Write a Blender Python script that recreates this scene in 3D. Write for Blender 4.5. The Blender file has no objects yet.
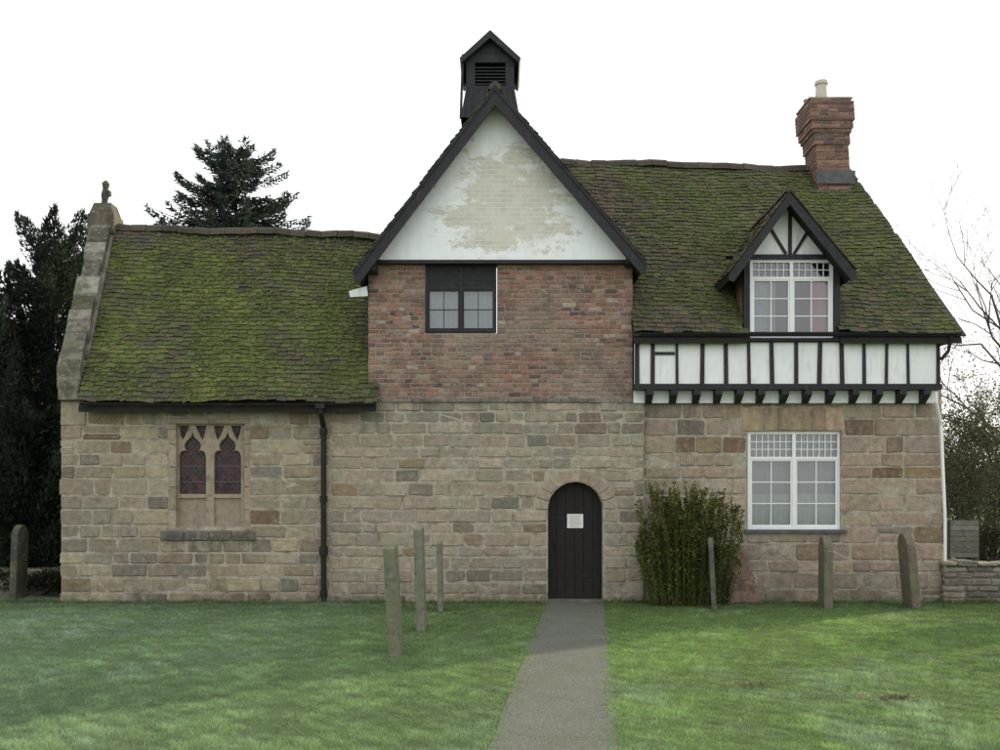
import bpy, math, random
import numpy as np
from mathutils import Vector, Matrix, noise
from mathutils.geometry import tessellate_polygon
random.seed(7); rng=np.random.default_rng(5)
R=random.uniform
scene=bpy.context.scene
# ---------------- survey helpers (35 mm lens, 17.05 m from the front wall, eye 1.84 m)
F=972.2; D=17.05; HC=1.84
def P(px,py,y=0.0):
    s=F/(D+y); return Vector(((px-500)/s,y,HC-(py-497)/s))
def XX(px,y=0.0): return (px-500)*(D+y)/F
def ZZ(py,y=0.0): return HC-(py-497)*(D+y)/F
def lerp(a,b,t): return a+(b-a)*t
def nz(x,y,z): return noise.noise(Vector((x,y,z)))
def clamp(v,a=0.,b=1.): return max(a,min(b,v))
def mixc(a,b,t): t=clamp(t); return tuple(a[i]+(b[i]-a[i])*t for i in range(3))
def jit(c,a=.12,h=.04):
    k=1+R(-a,a); return tuple(max(.003,v*k*(1+R(-h,h))) for v in c)

# ---------------- mesh builder
class MB:
    def __init__(s): s.v=[];s.f=[];s.m=[];s.c=[]
    def face(s,pts,mat=0,col=(1,1,1)):
        b=len(s.v); s.v.extend([tuple(p) for p in pts]); s.f.append(tuple(range(b,b+len(pts)))); s.m.append(mat); s.c.append(col)
    def poly(s,verts,faces,mat=0,col=(1,1,1)):
        b=len(s.v); s.v.extend([tuple(p) for p in verts])
        for f in faces: s.f.append(tuple(b+i for i in f)); s.m.append(mat); s.c.append(col)
    def box(s,x0,x1,y0,y1,z0,z1,mat=0,col=(1,1,1)):
        v=[(x0,y0,z0),(x1,y0,z0),(x1,y1,z0),(x0,y1,z0),(x0,y0,z1),(x1,y0,z1),(x1,y1,z1),(x0,y1,z1)]
        s.poly(v,[(0,1,5,4),(1,2,6,5),(2,3,7,6),(3,0,4,7),(4,5,6,7),(3,2,1,0)],mat,col)
    def prism(s,pts,y0,y1,mat=0,col=(1,1,1)):   # pts (x,z)
        n=len(pts); v=[(p[0],y0,p[1]) for p in pts]+[(p[0],y1,p[1]) for p in pts]
        f=[tuple(range(n)),tuple(range(2*n-1,n-1,-1))]+[(i,i+n,(i+1)%n+n,(i+1)%n) for i in range(n)]
        s.poly(v,f,mat,col)
    def beam(s,p,q,w,h,mat=0,col=(1,1,1),up=Vector((0,1,0))):
        p=Vector(p);q=Vector(q);d=(q-p).normalized(); a=d.cross(up).normalized()*w/2; b=a.normalized().cross(d)*h/2
        v=[p-a-b,p+a-b,p+a+b,p-a+b,q-a-b,q+a-b,q+a+b,q-a+b]
        s.poly(v,[(0,3,2,1),(4,5,6,7),(0,1,5,4),(1,2,6,5),(2,3,7,6),(3,0,4,7)],mat,col)
    def tube(s,pts,rad,n=10,mat=0,col=(1,1,1)):
        pts=[Vector(p) for p in pts]; b=len(s.v)
        for i,p in enumerate(pts):
            d=(pts[min(i+1,len(pts)-1)]-pts[max(i-1,0)]).normalized()
            a=d.orthogonal().normalized(); c=d.cross(a); r=rad[i] if isinstance(rad,(list,tuple)) else rad
            if i: a=(pa-d*pa.dot(d)).normalized(); c=d.cross(a)
            pa=a
            for k in range(n):
                t=2*math.pi*k/n; s.v.append(tuple(p+a*math.cos(t)*r+c*math.sin(t)*r))
        for i in range(len(pts)-1):
            for k in range(n):
                s.f.append((b+i*n+k,b+i*n+(k+1)%n,b+(i+1)*n+(k+1)%n,b+(i+1)*n+k)); s.m.append(mat); s.c.append(col)
        s.f.append(tuple(b+k for k in range(n))[::-1]); s.m.append(mat); s.c.append(col)
        e=b+(len(pts)-1)*n; s.f.append(tuple(e+k for k in range(n))); s.m.append(mat); s.c.append(col)
    def block(s,pts,yf,depth,col,mat=0,ch=.012,j=.006):   # stone with chamfered, uneven face; pts (x,z)
        if len(pts)==4 and ch>.011:
            q=[]
            for i in range(4):
                p0=Vector(pts[i-1]);p1=Vector(pts[i]);p2=Vector(pts[(i+1)%4]); r=R(.010,.030)
                r1=min(r,(p0-p1).length*.25); r2=min(r*R(.6,1.4),(p2-p1).length*.25)
                q.append(tuple(p1+(p0-p1).normalized()*r1)); q.append(tuple(p1+(p2-p1).normalized()*r2))
            pts=q
        cx=sum(p[0] for p in pts)/len(pts); cz=sum(p[1] for p in pts)/len(pts); n=len(pts)
        pts=[(p[0]+R(-j,j),p[1]+R(-j,j)) for p in pts]
        A=[(p[0],yf+depth,p[1]) for p in pts]; B=[(p[0],yf+ch,p[1]) for p in pts]
        C=[]; oy=R(-j,j)
        for p in pts:
            dx,dz=cx-p[0],cz-p[1]
            C.append((p[0]+math.copysign(min(ch*1.1,abs(dx)*.5),dx),yf+oy+R(-j,j)*.5,p[1]+math.copysign(min(ch*1.1,abs(dz)*.5),dz)))
        f=[tuple(range(2*n,3*n))]
        for i in range(n):
            k=(i+1)%n; f.append((i,k,n+k,n+i)); f.append((n+i,n+k,2*n+k,2*n+i))
        s.poly(A+B+C,f,mat,col)
    def slab(s,outer,holes,y0,y1,mat=0,col=(1,1,1)):
        loops=[[Vector((p[0],p[1],0)) for p in L] for L in [outer]+holes]
        tr=tessellate_polygon(loops); flat=[p for L in loops for p in L]; n=len(flat)
        v=[(p.x,y0,p.y) for p in flat]+[(p.x,y1,p.y) for p in flat]
        f=[tuple(t) for t in tr]+[tuple(i+n for i in t) for t in tr]; o=0
        for L in loops:
            m=len(L)
            for i in range(m): k=(i+1)%m; f.append((o+i,o+k,o+k+n,o+i+n))
            o+=m
        s.poly(v,f,mat,col)
    def build(s,name,mats,parent=None,loc=None,rot=None,smooth=False,label=None,fix=False):
        me=bpy.data.meshes.new(name); me.from_pydata(s.v,[],s.f)
        for m in mats: me.materials.append(m)
        me.polygons.foreach_set('material_index',s.m)
        ca=me.color_attributes.new('Col','FLOAT_COLOR','CORNER')
        cols=np.array([(c[0],c[1],c[2],1.) for c in s.c],dtype=np.float32); cnt=np.array([len(f) for f in s.f])
        ca.data.foreach_set('color',np.repeat(cols,cnt,axis=0).ravel())
        if smooth: me.polygons.foreach_set('use_smooth',[True]*len(s.f))
        me.update()
        if fix:
            import bmesh
            bm=bmesh.new(); bm.from_mesh(me); bmesh.ops.recalc_face_normals(bm,faces=bm.faces); bm.to_mesh(me); bm.free()
        ob=bpy.data.objects.new(name,me); scene.collection.objects.link(ob)
        if parent: ob.parent=parent
        if loc is not None: ob.location=loc
        if rot is not None: ob.rotation_euler=rot
        if label: ob['label']=label
        return ob
def thing(ob,label,cat,group=None):
    ob['label']=label; ob['category']=cat
    if group: ob['group']=group
    return ob
def empty(name,loc,label,cat,group=None):
    e=bpy.data.objects.new(name,None); e.location=loc; scene.collection.objects.link(e); e.empty_display_size=.3
    return thing(e,label,cat,group)

# ---------------- materials
class NT:
    def __init__(s,name):
        s.mat=bpy.data.materials.new(name); s.mat.use_nodes=True; s.t=s.mat.node_tree; s.b=s.t.nodes['Principled BSDF']
        s.tc=s.t.nodes.new('ShaderNodeTexCoord').outputs['Object']
    def n(s,typ,**k):
        nd=s.t.nodes.new(typ)
        for a,v in k.items(): setattr(nd,a,v)
        return nd
    def l(s,a,b): s.t.links.new(a,b)
    def noise(s,scale,detail=5,rough=.6,stretch=None,off=0):
        nd=s.n('ShaderNodeTexNoise'); nd.inputs['Scale'].default_value=scale; nd.inputs['Detail'].default_value=detail; nd.inputs['Roughness'].default_value=rough
        mp=s.n('ShaderNodeMapping'); mp.inputs['Location'].default_value=(off,off*.7,off*1.3)
        if stretch: mp.inputs['Scale'].default_value=stretch
        s.l(s.tc,mp.inputs[0]); s.l(mp.outputs[0],nd.inputs['Vector']); return nd.outputs['Fac']
    def mr(s,v,a,b,c=0.,d=1.):
        nd=s.n('ShaderNodeMapRange'); s.l(v,nd.inputs[0])
        for i,x in enumerate((a,b,c,d)): nd.inputs[i+1].default_value=x
        return nd.outputs[0]
    def math(s,op,a,b):
        nd=s.n('ShaderNodeMath',operation=op)
        for i,x in enumerate((a,b)):
            if isinstance(x,(int,float)): nd.inputs[i].default_value=x
            else: s.l(x,nd.inputs[i])
        return nd.outputs[0]
    def mix(s,f,a,b,blend='MIX'):
        nd=s.n('ShaderNodeMix',data_type='RGBA',blend_type=blend)
        for i,x in ((0,f),(6,a),(7,b)):
            if isinstance(x,(int,float)): nd.inputs[i].default_value=x
            elif isinstance(x,tuple): nd.inputs[i].default_value=(*x[:3],1)
            else: s.l(x,nd.inputs[i])
        return nd.outputs[2]
    def vcol(s):
        a=s.n('ShaderNodeAttribute'); a.attribute_name='Col'; return a.outputs['Color']
    def z(s):
        sp=s.n('ShaderNodeSeparateXYZ'); s.l(s.tc,sp.inputs[0]); return sp.outputs
    def bump(s,h,strength=.5,dist=.01,prev=None):
        b=s.n('ShaderNodeBump'); b.inputs['Strength'].default_value=strength; b.inputs['Distance'].default_value=dist; s.l(h,b.inputs['Height'])
        if prev: s.l(prev,b.inputs['Normal'])
        return b.outputs[0]
def M(name,base=None,rough=.9,var=.25,scale=6,bumps=((40,.5,.006),),over=(),spec=.2,metal=0):
    m=NT(name); b=m.b
    col=m.vcol() if base is None else base
    f=m.mr(m.noise(scale,6),.25,.75,1-var,1+var)
    cc=m.n('ShaderNodeCombineColor'); [m.l(f,cc.inputs[i]) for i in range(3)]
    col=m.mix(1.,col,cc.outputs[0],'MULTIPLY')
    for i,o in enumerate(over):
        f=m.mr(m.noise(o['scale'],o.get('det',6),.62,o.get('stretch'),off=3.1*i+1),o['lo'],o['hi'],0,o['amt'])
        if 'z' in o: f=m.math('MULTIPLY',f,m.mr(m.z()[2],o['z'][0],o['z'][1],0,1))
        if 'z2' in o: f=m.math('MULTIPLY',f,m.mr(m.z()[2],o['z2'][0],o['z2'][1],0,1))
        if 'x' in o: f=m.math('MULTIPLY',f,m.mr(m.z()[0],o['x'][0],o['x'][1],0,1))
        if 'x2' in o: f=m.math('MULTIPLY',f,m.mr(m.z()[0],o['x2'][0],o['x2'][1],0,1))
        col=m.mix(f,col,o['col'])
    m.l(col,b.inputs['Base Color']); b.inputs['Roughness'].default_value=rough; b.inputs['Specular IOR Level'].default_value=spec; b.inputs['Metallic'].default_value=metal
    prev=None
    for sc,st,di in bumps: prev=m.bump(m.noise(sc,6,.65),st,di,prev)
    if prev: m.l(prev,b.inputs['Normal'])
    return m.mat
XWa,XWb=XX(160),XX(256)
STOVER=(dict(col=(.37,.315,.235),scale=11,lo=.50,hi=.68,amt=.5),dict(col=(.14,.12,.095),scale=3.2,lo=.56,hi=.75,amt=.55),dict(col=(.50,.45,.36),scale=30,lo=.60,hi=.70,amt=.45),
         dict(col=(.07,.065,.05),scale=34,lo=.61,hi=.70,amt=.6),
         dict(col=(.06,.065,.035),scale=5,lo=.35,hi=.7,amt=.8,z=(.6,-.05)),
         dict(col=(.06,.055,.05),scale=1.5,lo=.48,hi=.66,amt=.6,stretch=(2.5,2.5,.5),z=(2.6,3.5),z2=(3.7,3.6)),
         dict(col=(.075,.07,.058),scale=3.5,lo=.38,hi=.62,amt=.75,z=(.45,1.0),z2=(1.30,1.15),x=(XWa-.1,XWa+.2),x2=(XWb+.1,XWb-.2)),
         dict(col=(.09,.12,.05),scale=6,lo=.42,hi=.65,amt=.6,z=(1.6,2.0),z2=(2.9,2.4),x=(2.35,2.55),x2=(3.2,2.8)))
STONE=M('sandstone',None,.95,.28,9,((14,.9,.03),(60,.7,.009)),over=STOVER)
COPM=M('lichened_coping_stone',None,.97,.3,9,((14,.9,.03),(60,.7,.009)),over=(dict(col=(.05,.047,.035),scale=4,lo=.42,hi=.62,amt=.7),dict(col=(.30,.30,.24),scale=13,lo=.56,hi=.66,amt=.6),dict(col=(.10,.125,.04),scale=6,lo=.52,hi=.68,amt=.6)))
MORTAR=M('lime_mortar',(.39,.35,.28),.98,.3,9,((25,.8,.02),(90,.6,.006)),over=(dict(col=(.14,.12,.095),scale=4,lo=.50,hi=.68,amt=.75),dict(col=(.05,.055,.035),scale=5,lo=.35,hi=.7,amt=.7,z=(.5,-.05))))
BRICK=M('old_brick',None,.95,.30,18,((50,.8,.008),),over=(dict(col=(.33,.255,.21),scale=9,lo=.54,hi=.70,amt=.4),dict(col=(.085,.062,.055),scale=2.6,lo=.50,hi=.68,amt=.6),dict(col=(.40,.34,.29),scale=40,lo=.62,hi=.70,amt=.4)))
BMORT=M('brick_mortar',(.30,.25,.205),.98,.25,12,((60,.6,.006),),over=(dict(col=(.12,.095,.08),scale=3,lo=.48,hi=.66,amt=.7),))
TILE=M('clay_roof_tile',None,.95,.32,22,((45,.9,.012),(140,.5,.004)),over=(dict(col=(.078,.090,.035),scale=9,lo=.56,hi=.70,amt=.35),dict(col=(.035,.033,.028),scale=5,lo=.55,hi=.72,amt=.5),dict(col=(.20,.20,.17),scale=26,lo=.64,hi=.70,amt=.45)))
BLACK=M('black_painted_timber',(.020,.022,.024),.6,.4,12,((50,.5,.004),),over=(dict(col=(.12,.12,.11),scale=9,lo=.6,hi=.75,amt=.3,stretch=(1,1,.4)),),spec=.3)
UNDER=M('dark_roof_boards',(.03,.026,.022),.9)
WHITE=M('white_limewash',(.78,.80,.79),.85,.06,3,((30,.4,.004),),over=(dict(col=(.40,.40,.36),scale=4,lo=.52,hi=.8,amt=.5,stretch=(3,3,.6)),))
WPAINT=M('white_window_paint',(.80,.81,.81),.45,.05,5,((50,.2,.001),),spec=.4)
TRAC=M('carved_sandstone',None,.95,.2,9,((22,.6,.01),(90,.5,.004)),over=(dict(col=(.10,.09,.075),scale=5,lo=.52,hi=.72,amt=.6),dict(col=(.20,.17,.14),scale=14,lo=.52,hi=.68,amt=.5)))
LEAD=M('lead_flashing',(.10,.105,.11),.7,.3,8)
IRON=M('black_iron',(.02,.018,.017),.5,.4,15,((60,.5,.003),),over=(dict(col=(.09,.05,.035),scale=8,lo=.55,hi=.7,amt=.5),))
DOORM=M('dark_oak_door',(.017,.014,.013),.7,.4,10,((40,.6,.004),),spec=.3)
PAPER=M('paper',(.75,.75,.70),.8,.04,5,())
INK=M('ink',(.08,.08,.09),.8,.04,5,())
CURT=M('curtain_cloth',None,.95,.1,6,((20,.4,.01),))
GRAVE=M('weathered_gravestone',None,.97,.3,8,((20,.8,.012),(80,.6,.005)),over=(dict(col=(.15,.17,.09),scale=4,lo=.45,hi=.65,amt=.6),dict(col=(.05,.05,.042),scale=9,lo=.58,hi=.7,amt=.6),dict(col=(.33,.33,.27),scale=22,lo=.6,hi=.68,amt=.5)))
BROWNST=M('brown_broken_stone',(.22,.15,.115),.97,.35,6,((10,.9,.04),(60,.6,.008)),over=(dict(col=(.06,.05,.042),scale=5,lo=.5,hi=.65,amt=.7),))
BARK=M('bark',(.035,.03,.025),.95,.4,8,((14,.9,.02),))
TWIG=M('twig_bark',(.11,.092,.075),.95,.3,8,())
def leafmat(name,rough=.7,tr=.25):
    m=NT(name); c=m.vcol(); f=m.mr(m.noise(3,4),.3,.7,.7,1.3); cc=m.n('ShaderNodeCombineColor'); [m.l(f,cc.inputs[i]) for i in range(3)]
    col=m.mix(1.,c,cc.outputs[0],'MULTIPLY'); m.l(col,m.b.inputs['Base Color']); m.b.inputs['Roughness'].default_value=rough; m.b.inputs['Specular IOR Level'].default_value=.2
    t=m.n('ShaderNodeBsdfTranslucent'); m.l(col,t.inputs[0]); mx=m.n('ShaderNodeMixShader'); mx.inputs[0].default_value=tr
    out=m.t.nodes['Material Output']; m.l(m.b.outputs[0],mx.inputs[1]); m.l(t.outputs[0],mx.inputs[2]); m.l(mx.outputs[0],out.inputs[0]); return m.mat
LEAF=leafmat('leaf'); BLADE=leafmat('grass_blade',.8,.4)
def glassmat(name,tint,refl):
    m=NT(name); out=m.t.nodes['Material Output']; m.t.nodes.remove(m.b)
    tr=m.n('ShaderNodeBsdfTransparent'); tr.inputs[0].default_value=(*tint,1); g=m.n('ShaderNodeBsdfGlossy'); g.inputs['Roughness'].default_value=.12
    fr=m.n('ShaderNodeFresnel'); fr.inputs[0].default_value=1.5; f=m.math('ADD',fr.outputs[0],refl)
    mx=m.n('ShaderNodeMixShader'); m.l(f,mx.inputs[0]); m.l(tr.outputs[0],mx.inputs[1]); m.l(g.outputs[0],mx.inputs[2]); m.l(mx.outputs[0],out.inputs[0]); return m.mat
GLASS=glassmat('window_glass',(.75,.8,.8),.12)
LGLASS=M('leaded_church_glass',(.035,.024,.024),.5,.5,14,((30,.4,.004),),over=(dict(col=(.13,.045,.038),scale=8,lo=.46,hi=.58,amt=.75),dict(col=(.05,.06,.075),scale=10,lo=.52,hi=.6,amt=.6)),spec=.25)
def peel():
    m=NT('peeling_white_render')
    base=m.mix(m.mr(m.noise(3,6,.6,(3,3,.7)),.45,.8,0,.35),(.84,.86,.87),(.62,.63,.60))
    mp=m.n('ShaderNodeMapping',vector_type='POINT'); cx,cz=XX(505),ZZ(206); rx,rz=1.7,1.55
    mp.inputs['Scale'].default_value=(1/rx,0,1/rz); mp.inputs['Location'].default_value=(-cx/rx,0,-cz/rz); m.l(m.tc,mp.inputs[0])
    ln=m.n('ShaderNodeVectorMath',operation='LENGTH'); m.l(mp.outputs[0],ln.inputs[0])
    core=m.mr(ln.outputs['Value'],.1,1.2,.22,-.20)
    f=m.math('ADD',m.noise(2.3,11,.72,(1,1,1.5),off=9.),core)
    mask=m.mr(f,.53,.585,0,1)
    f2=m.math('ADD',m.noise(3.5,8,.65,(1,1,2.2),off=5.),core); mask2=m.mr(f2,.48,.72,0,.45)
    mp2=m.n('ShaderNodeMapping'); mp2.inputs['Rotation'].default_value=(math.radians(-90),0,0); m.l(m.tc,mp2.inputs[0])
    br=m.n('ShaderNodeTexBrick'); br.inputs['Scale'].default_value=1; br.inputs['Brick Width'].default_value=.24; br.inputs['Row Height'].default_value=.082; br.inputs['Mortar Size'].default_value=.010; br.inputs['Mortar Smooth'].default_value=.9
    br.inputs['Color1'].default_value=(.52,.50,.42,1); br.inputs['Color2'].default_value=(.61,.58,.50,1); br.inputs['Mortar'].default_value=(.68,.67,.62,1); m.l(mp2.outputs[0],br.inputs['Vector'])
    under=m.mix(m.mr(m.noise(6,5),.42,.62,0,.7),br.outputs['Color'],(.64,.62,.54))
    col=m.mix(mask,m.mix(mask2,base,(.62,.62,.57)),under)
    m.l(col,m.b.inputs['Base Color']); m.b.inputs['Roughness'].default_value=.9
    inv=m.math('SUBTRACT',1.,mask); bb=m.bump(inv,.3,.006); bb=m.bump(m.noise(35,5),.3,.004,bb); m.l(bb,m.b.inputs['Normal']); return m.mat
PEEL=peel()
PLAINB=M('plain_brickwork',(.22,.13,.10),.95,.3,8,((40,.6,.01),))
SLABST=M('plain_stonework',(.20,.175,.15),.95,.4,4,((8,.9,.04),(50,.6,.01)))

# ---------------- house
house=empty('chapel_house',(0,0,0),'old sandstone chapel with brick gable, timber-framed cottage and mossy tiled roofs','building')
def stone_col(x,z,kind):
    r=random.random(); w=nz(x*.5,z*.8,3)
    if kind=='right':
        pal=[(.37,.285,.215),(.34,.27,.21),(.30,.25,.20),(.40,.315,.235),(.31,.235,.18),(.34,.295,.24)]; mean=(.345,.28,.215)
    elif kind=='left':
        pal=[(.37,.315,.22),(.33,.275,.20),(.40,.34,.24),(.30,.25,.175),(.27,.205,.15),(.34,.30,.23)]; mean=(.35,.295,.21)
    else:
        pal=[(.37,.32,.24),(.34,.295,.23),(.34,.28,.21),(.40,.345,.255),(.34,.27,.205),(.31,.28,.225)]; mean=(.355,.305,.23)
    c=mixc(random.choice(pal),mean,.3)
    if r<.025: c=(.19,.125,.09)
    elif r<.08: c=(.25,.185,.12)
    elif r<.15: c=(.21,.185,.15)
    return jit(mixc(c,(.22,.20,.165),clamp(w*1.1)),.13,.03)
def fill_row(mb,x0,x1,zl,zh,ops,lr,yf,colf,mat=0,gap=.014,depth=.12,ch=.014,j=.008):
    cuts=[(x0,x1,zl,zh)]
    for op in ops:
        new=[]
        for (a,b,l,h) in cuts:
            iv=op(l,h)
            if not iv or iv[1]<=a or iv[0]>=b: new.append((a,b,l,h)); continue
            xa,xb,ol,oh=iv
            if xa>a: new.append((a,xa,l,h))
            if xb<b: new.append((xb,b,l,h))
            ia,ib=max(a,xa),min(b,xb)
            if ol-l>.05: new.append((ia,ib,l,ol))
            if h-oh>.05: new.append((ia,ib,oh,h))
        cuts=new
    for (a,b,l,h) in cuts:
        x=a; big=(h-l)>.15
        while b-x>.03:
            L=R(*lr)
            if b-x-L<lr[0]*.6: L=b-x
            if L>lr[1]*1.35: L=(b-x)*R(.42,.58)
            g=gap*(R(.6,1.4) if big else 1)
            if big and h-l>.24 and random.random()<.07 and L>.22:
                mz=lerp(l,h,R(.4,.6))
                for (q,w_) in ((l,mz),(mz,h)): mb.block([(x+g/2,q+g/2),(x+L-g/2,q+g/2),(x+L-g/2,w_-g/2),(x+g/2,w_-g/2)],yf,depth,colf((x+L/2),(l+h)/2),mat,ch,j)
            else:
                dz=R(-.012,.012) if big else 0
                mb.block([(x+g/2,l+g/2+dz*.5),(x+L-g/2,l+g/2-dz*.5),(x+L-g/2,h-g/2+dz*.4),(x+g/2,h-g/2-dz*.4)],yf,depth,colf((x+L/2),(l+h)/2),mat,ch,j)
            x+=L
def rect_op(xa,xb,za,zb):
    def f(l,h):
        if h<=za+.02 or l>=zb-.02: return None
        return (xa,xb,za,zb)
    return f
dcx=XX(575.5); dr=.4825; dzs=ZZ(482)-dr; RO=dr+.23
def door_op(l,h):
    if l>=dzs+RO: return None
    if l<dzs-.02: return (dcx-dr-.012,dcx+dr+.012,-1,h)
    w=math.sqrt(max(0,RO*RO-(l-dzs)**2)); return (dcx-w,dcx+w,-1,h if h<dzs+RO+.03 else dzs+RO)
wl=(XX(168),XX(250),ZZ(530),ZZ(418))
XL=XX(60); XM=XX(644); XR=XX(942); ZST=ZZ(401)
mb=MB()
GP=.021
z=-.06
while z<ZST-.12:
    h=R(.19,.30)
    if ZST-(z+h)<.16: h=ZST-z
    fill_row(mb,XL+R(-.02,.012),XX(330),z,z+h,[rect_op(*wl)],(.25,.68),0,lambda x,z:stone_col(x,z,'left'),gap=GP,ch=.016,j=.010); z+=h
z=-.06
while z<ZST-.12:
    h=R(.17,.28)
    if ZST-(z+h)<.15: h=ZST-z
    fill_row(mb,XX(330),XM,z,z+h,[door_op],(.22,.62),0,lambda x,z:stone_col(x,z,'mid'),gap=GP,ch=.016,j=.010); z+=h
n=11
for i in range(n):
    a0=math.pi*i/n; a1=math.pi*(i+1)/n; g=.012
    pts=[(dcx+math.cos(a)*r,dzs+math.sin(a)*r) for a,r in ((a0+g/2,dr+.004),(a0+g/3,RO),(a1-g/3,RO),(a1-g/2,dr+.004))]
    mb.block(pts,-.006,.3,jit((.35,.295,.225),.15),0,.014,.005)
arc=[(dcx+math.cos(math.pi*i/16)*dr,dzs+math.sin(math.pi*i/16)*dr) for i in range(17)]
outer=[(XL+.02,-.3),(dcx-dr,-.3)]+arc[::-1]+[(dcx+dr,-.3),(XM-.01,-.3),(XM-.01,ZST),(XL+.02,ZST)]
mb.slab(outer,[[(wl[0]+.05,wl[2]+.05),(wl[1]-.05,wl[2]+.05),(wl[1]-.05,wl[3]-.05),(wl[0]+.05,wl[3]-.05)]],.011,.42,1)
YR=.10; wr=(XX(747,YR),XX(841,YR),ZZ(531,YR),ZZ(431,YR)); ZR=ZZ(402,YR)
lint=(XX(742,YR),XX(845,YR),ZZ(431,YR),ZZ(407,YR))
z=-.06; XRR=XX(943,YR)
while z<ZR-.12:
    h=R(.20,.31)
    if ZR-(z+h)<.17: h=ZR-z
    fill_row(mb,XM+.02,XRR,z,z+h,[rect_op(*wr),rect_op(lint[0],lint[1],lint[2],lint[3])],(.28,.70),YR,lambda x,z:stone_col(x,z,'right'),gap=GP,ch=.016,j=.010); z+=h
mb.slab([(XM-.005,-.3),(XRR-.02,-.3),(XRR-.02,ZR+.3),(XM-.005,ZR+.3)],[[(wr[0],wr[2]),(wr[1],wr[2]),(wr[1],wr[3]),(wr[0],wr[3])]],YR+.011,YR+.42,1)
xs=[lint[0],lint[0]+.38,lint[0]+.62,lint[1]-.6,lint[1]-.35,lint[1]]
for a,b in zip(xs[:-1],xs[1:]): mb.block([(a+.008,lint[2]),(b-.008,lint[2]),(b-.008,lint[3]-.01),(a+.008,lint[3]-.01)],YR-.008,.3,jit((.39,.295,.20),.15),0,.014,.004)
mb.box(dcx-dr-.02,dcx+dr+.02,-.06,.35,-.1,.035,0,(.2,.18,.16))
mb.build('stone_wall',[STONE,MORTAR],house)

# brick wall
mb=MB(); bx0,bx1=XX(368),XX(633); bz0,bz1=ZST,ZZ(262)
cw=(XX(425),XX(497),ZZ(333),ZZ(262))
def bcol(x,z):
    r=random.random(); w=nz(x*.9,z*1.4,1)
    c=random.choice([(.27,.145,.11),(.24,.135,.105),(.29,.17,.13),(.22,.14,.11),(.30,.20,.16)])
    if r<.09: c=(.34,.28,.225)
    elif r<.20: c=(.12,.085,.075)
    top=clamp((z-5.45)*2)
    return jit(mixc(mixc(c,(.25,.195,.155),clamp(.25+w*1.3)),(.28,.11,.075),top*.6),.18,.05)
nb=31; hh=(bz1-bz0)/nb
for i in range(nb):
    l=bz0+i*hh
    fill_row(mb,bx0+R(-.006,.006),bx1,l,l+hh,[rect_op(*cw)],(.10,.235) ,.0,bcol,0,.014,.1,.007,.005)
mb.slab([(bx0+.01,bz0),(bx1-.01,bz0),(bx1-.01,bz1+.02),(bx0+.01,bz1+.02)],[[(cw[0],cw[2]),(cw[1],cw[2]),(cw[1],cw[3]-.02),(cw[0],cw[3]-.02)]],.007,.35,1)
x=XX(378)
while x<XM-.05:
    L=min(R(.4,.8),XM-x); mb.block([(x+.005,ZST-.03),(x+L-.005,ZST-.03),(x+L-.005,ZST+.04),(x+.005,ZST+.04)],-.025,.06,jit((.20,.185,.16),.18),2,.010,.006); x+=L
mb.build('brick_wall',[BRICK,BMORT,STONE],house)
for a,b in ((bx0+.01,bx0+.3),(bx1-.3,bx1-.01)):
    mb=MB(); mb.box(a,b,.36,6.2,-.3,5.75,0); mb.build('side_wall',[PLAINB],house)
SK=.19
mb=MB()
def skewwall(xo,th,prof):
    v=[];n=len(prof)
    for (y,z) in prof: v.append((xo-SK*y,y,z))
    for (y,z) in prof: v.append((xo-SK*y+th,y,z))
    mb.poly(v,[tuple(range(n)),tuple(range(2*n-1,n-1,-1))]+[(i,i+n,(i+1)%n+n,(i+1)%n) for i in range(n)])
YC=2.7; zrid=ZZ(228,YC); ze=ZZ(402,-.3)
skewwall(XL+.005,.42,[(.43,-.3),(5.4,-.3),(5.4,3.55),(YC,zrid+.1),(.43,4.5)])
YM=3.2; zrm=ZZ(166,YM); zem=ZZ(333,-.35)
skewwall(XRR-.42,.40,[(.53,-.3),(6.6,-.3),(6.6,4.7),(YM,zrm-.12),(.53,5.4)])
mb.box(XL-1,XM,5.38,5.7,-.3,3.5); mb.box(XM,XRR-1.3,6.4,6.7,-.3,4.6)
mb.build('rear_wall',[SLABST],house)

# chapel gable parapet
mb=MB()
slope=(zrid-ze)/(YC+.3)
def cop(y): return ze+slope*(y+.3)
y=-.06; x0=lambda y: XL-.02-SK*y
while y<YC-.1:
    L=R(.16,.34); y2=min(y+L,YC); g=.008; t=.33+R(-.03,.03)
    c=jit(random.choice([(.21,.195,.16),(.17,.155,.125),(.26,.24,.20),(.10,.09,.07)]),.2)
    o=R(-.035,.03); w_=.38+R(-.03,.03)
    a=[(x0(y)+o,y+g,cop(y+g)-.05),(x0(y)+w_,y+g,cop(y+g)-.05),(x0(y)+w_,y+g,cop(y+g)+t),(x0(y)+o,y+g,cop(y+g)+t)]
    b=[(x0(y2)+o,y2-g,cop(y2-g)-.05),(x0(y2)+w_,y2-g,cop(y2-g)-.05),(x0(y2)+w_,y2-g,cop(y2-g)+t),(x0(y2)+o,y2-g,cop(y2-g)+t)]
    mb.poly(a+b,[(0,1,2,3),(4,7,6,5),(0,4,5,1),(1,5,6,2),(2,6,7,3),(3,7,4,0)],0,c); y=y2
a=[(x0(YC),YC,cop(YC)-.05),(x0(YC)+.38,YC,cop(YC)-.05),(x0(YC)+.38,YC,cop(YC)+.30),(x0(YC),YC,cop(YC)+.30)]
b=[(x0(5.5),5.5,3.4),(x0(5.5)+.4,5.5,3.4),(x0(5.5)+.4,5.5,3.8),(x0(5.5),5.5,3.8)]
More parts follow.
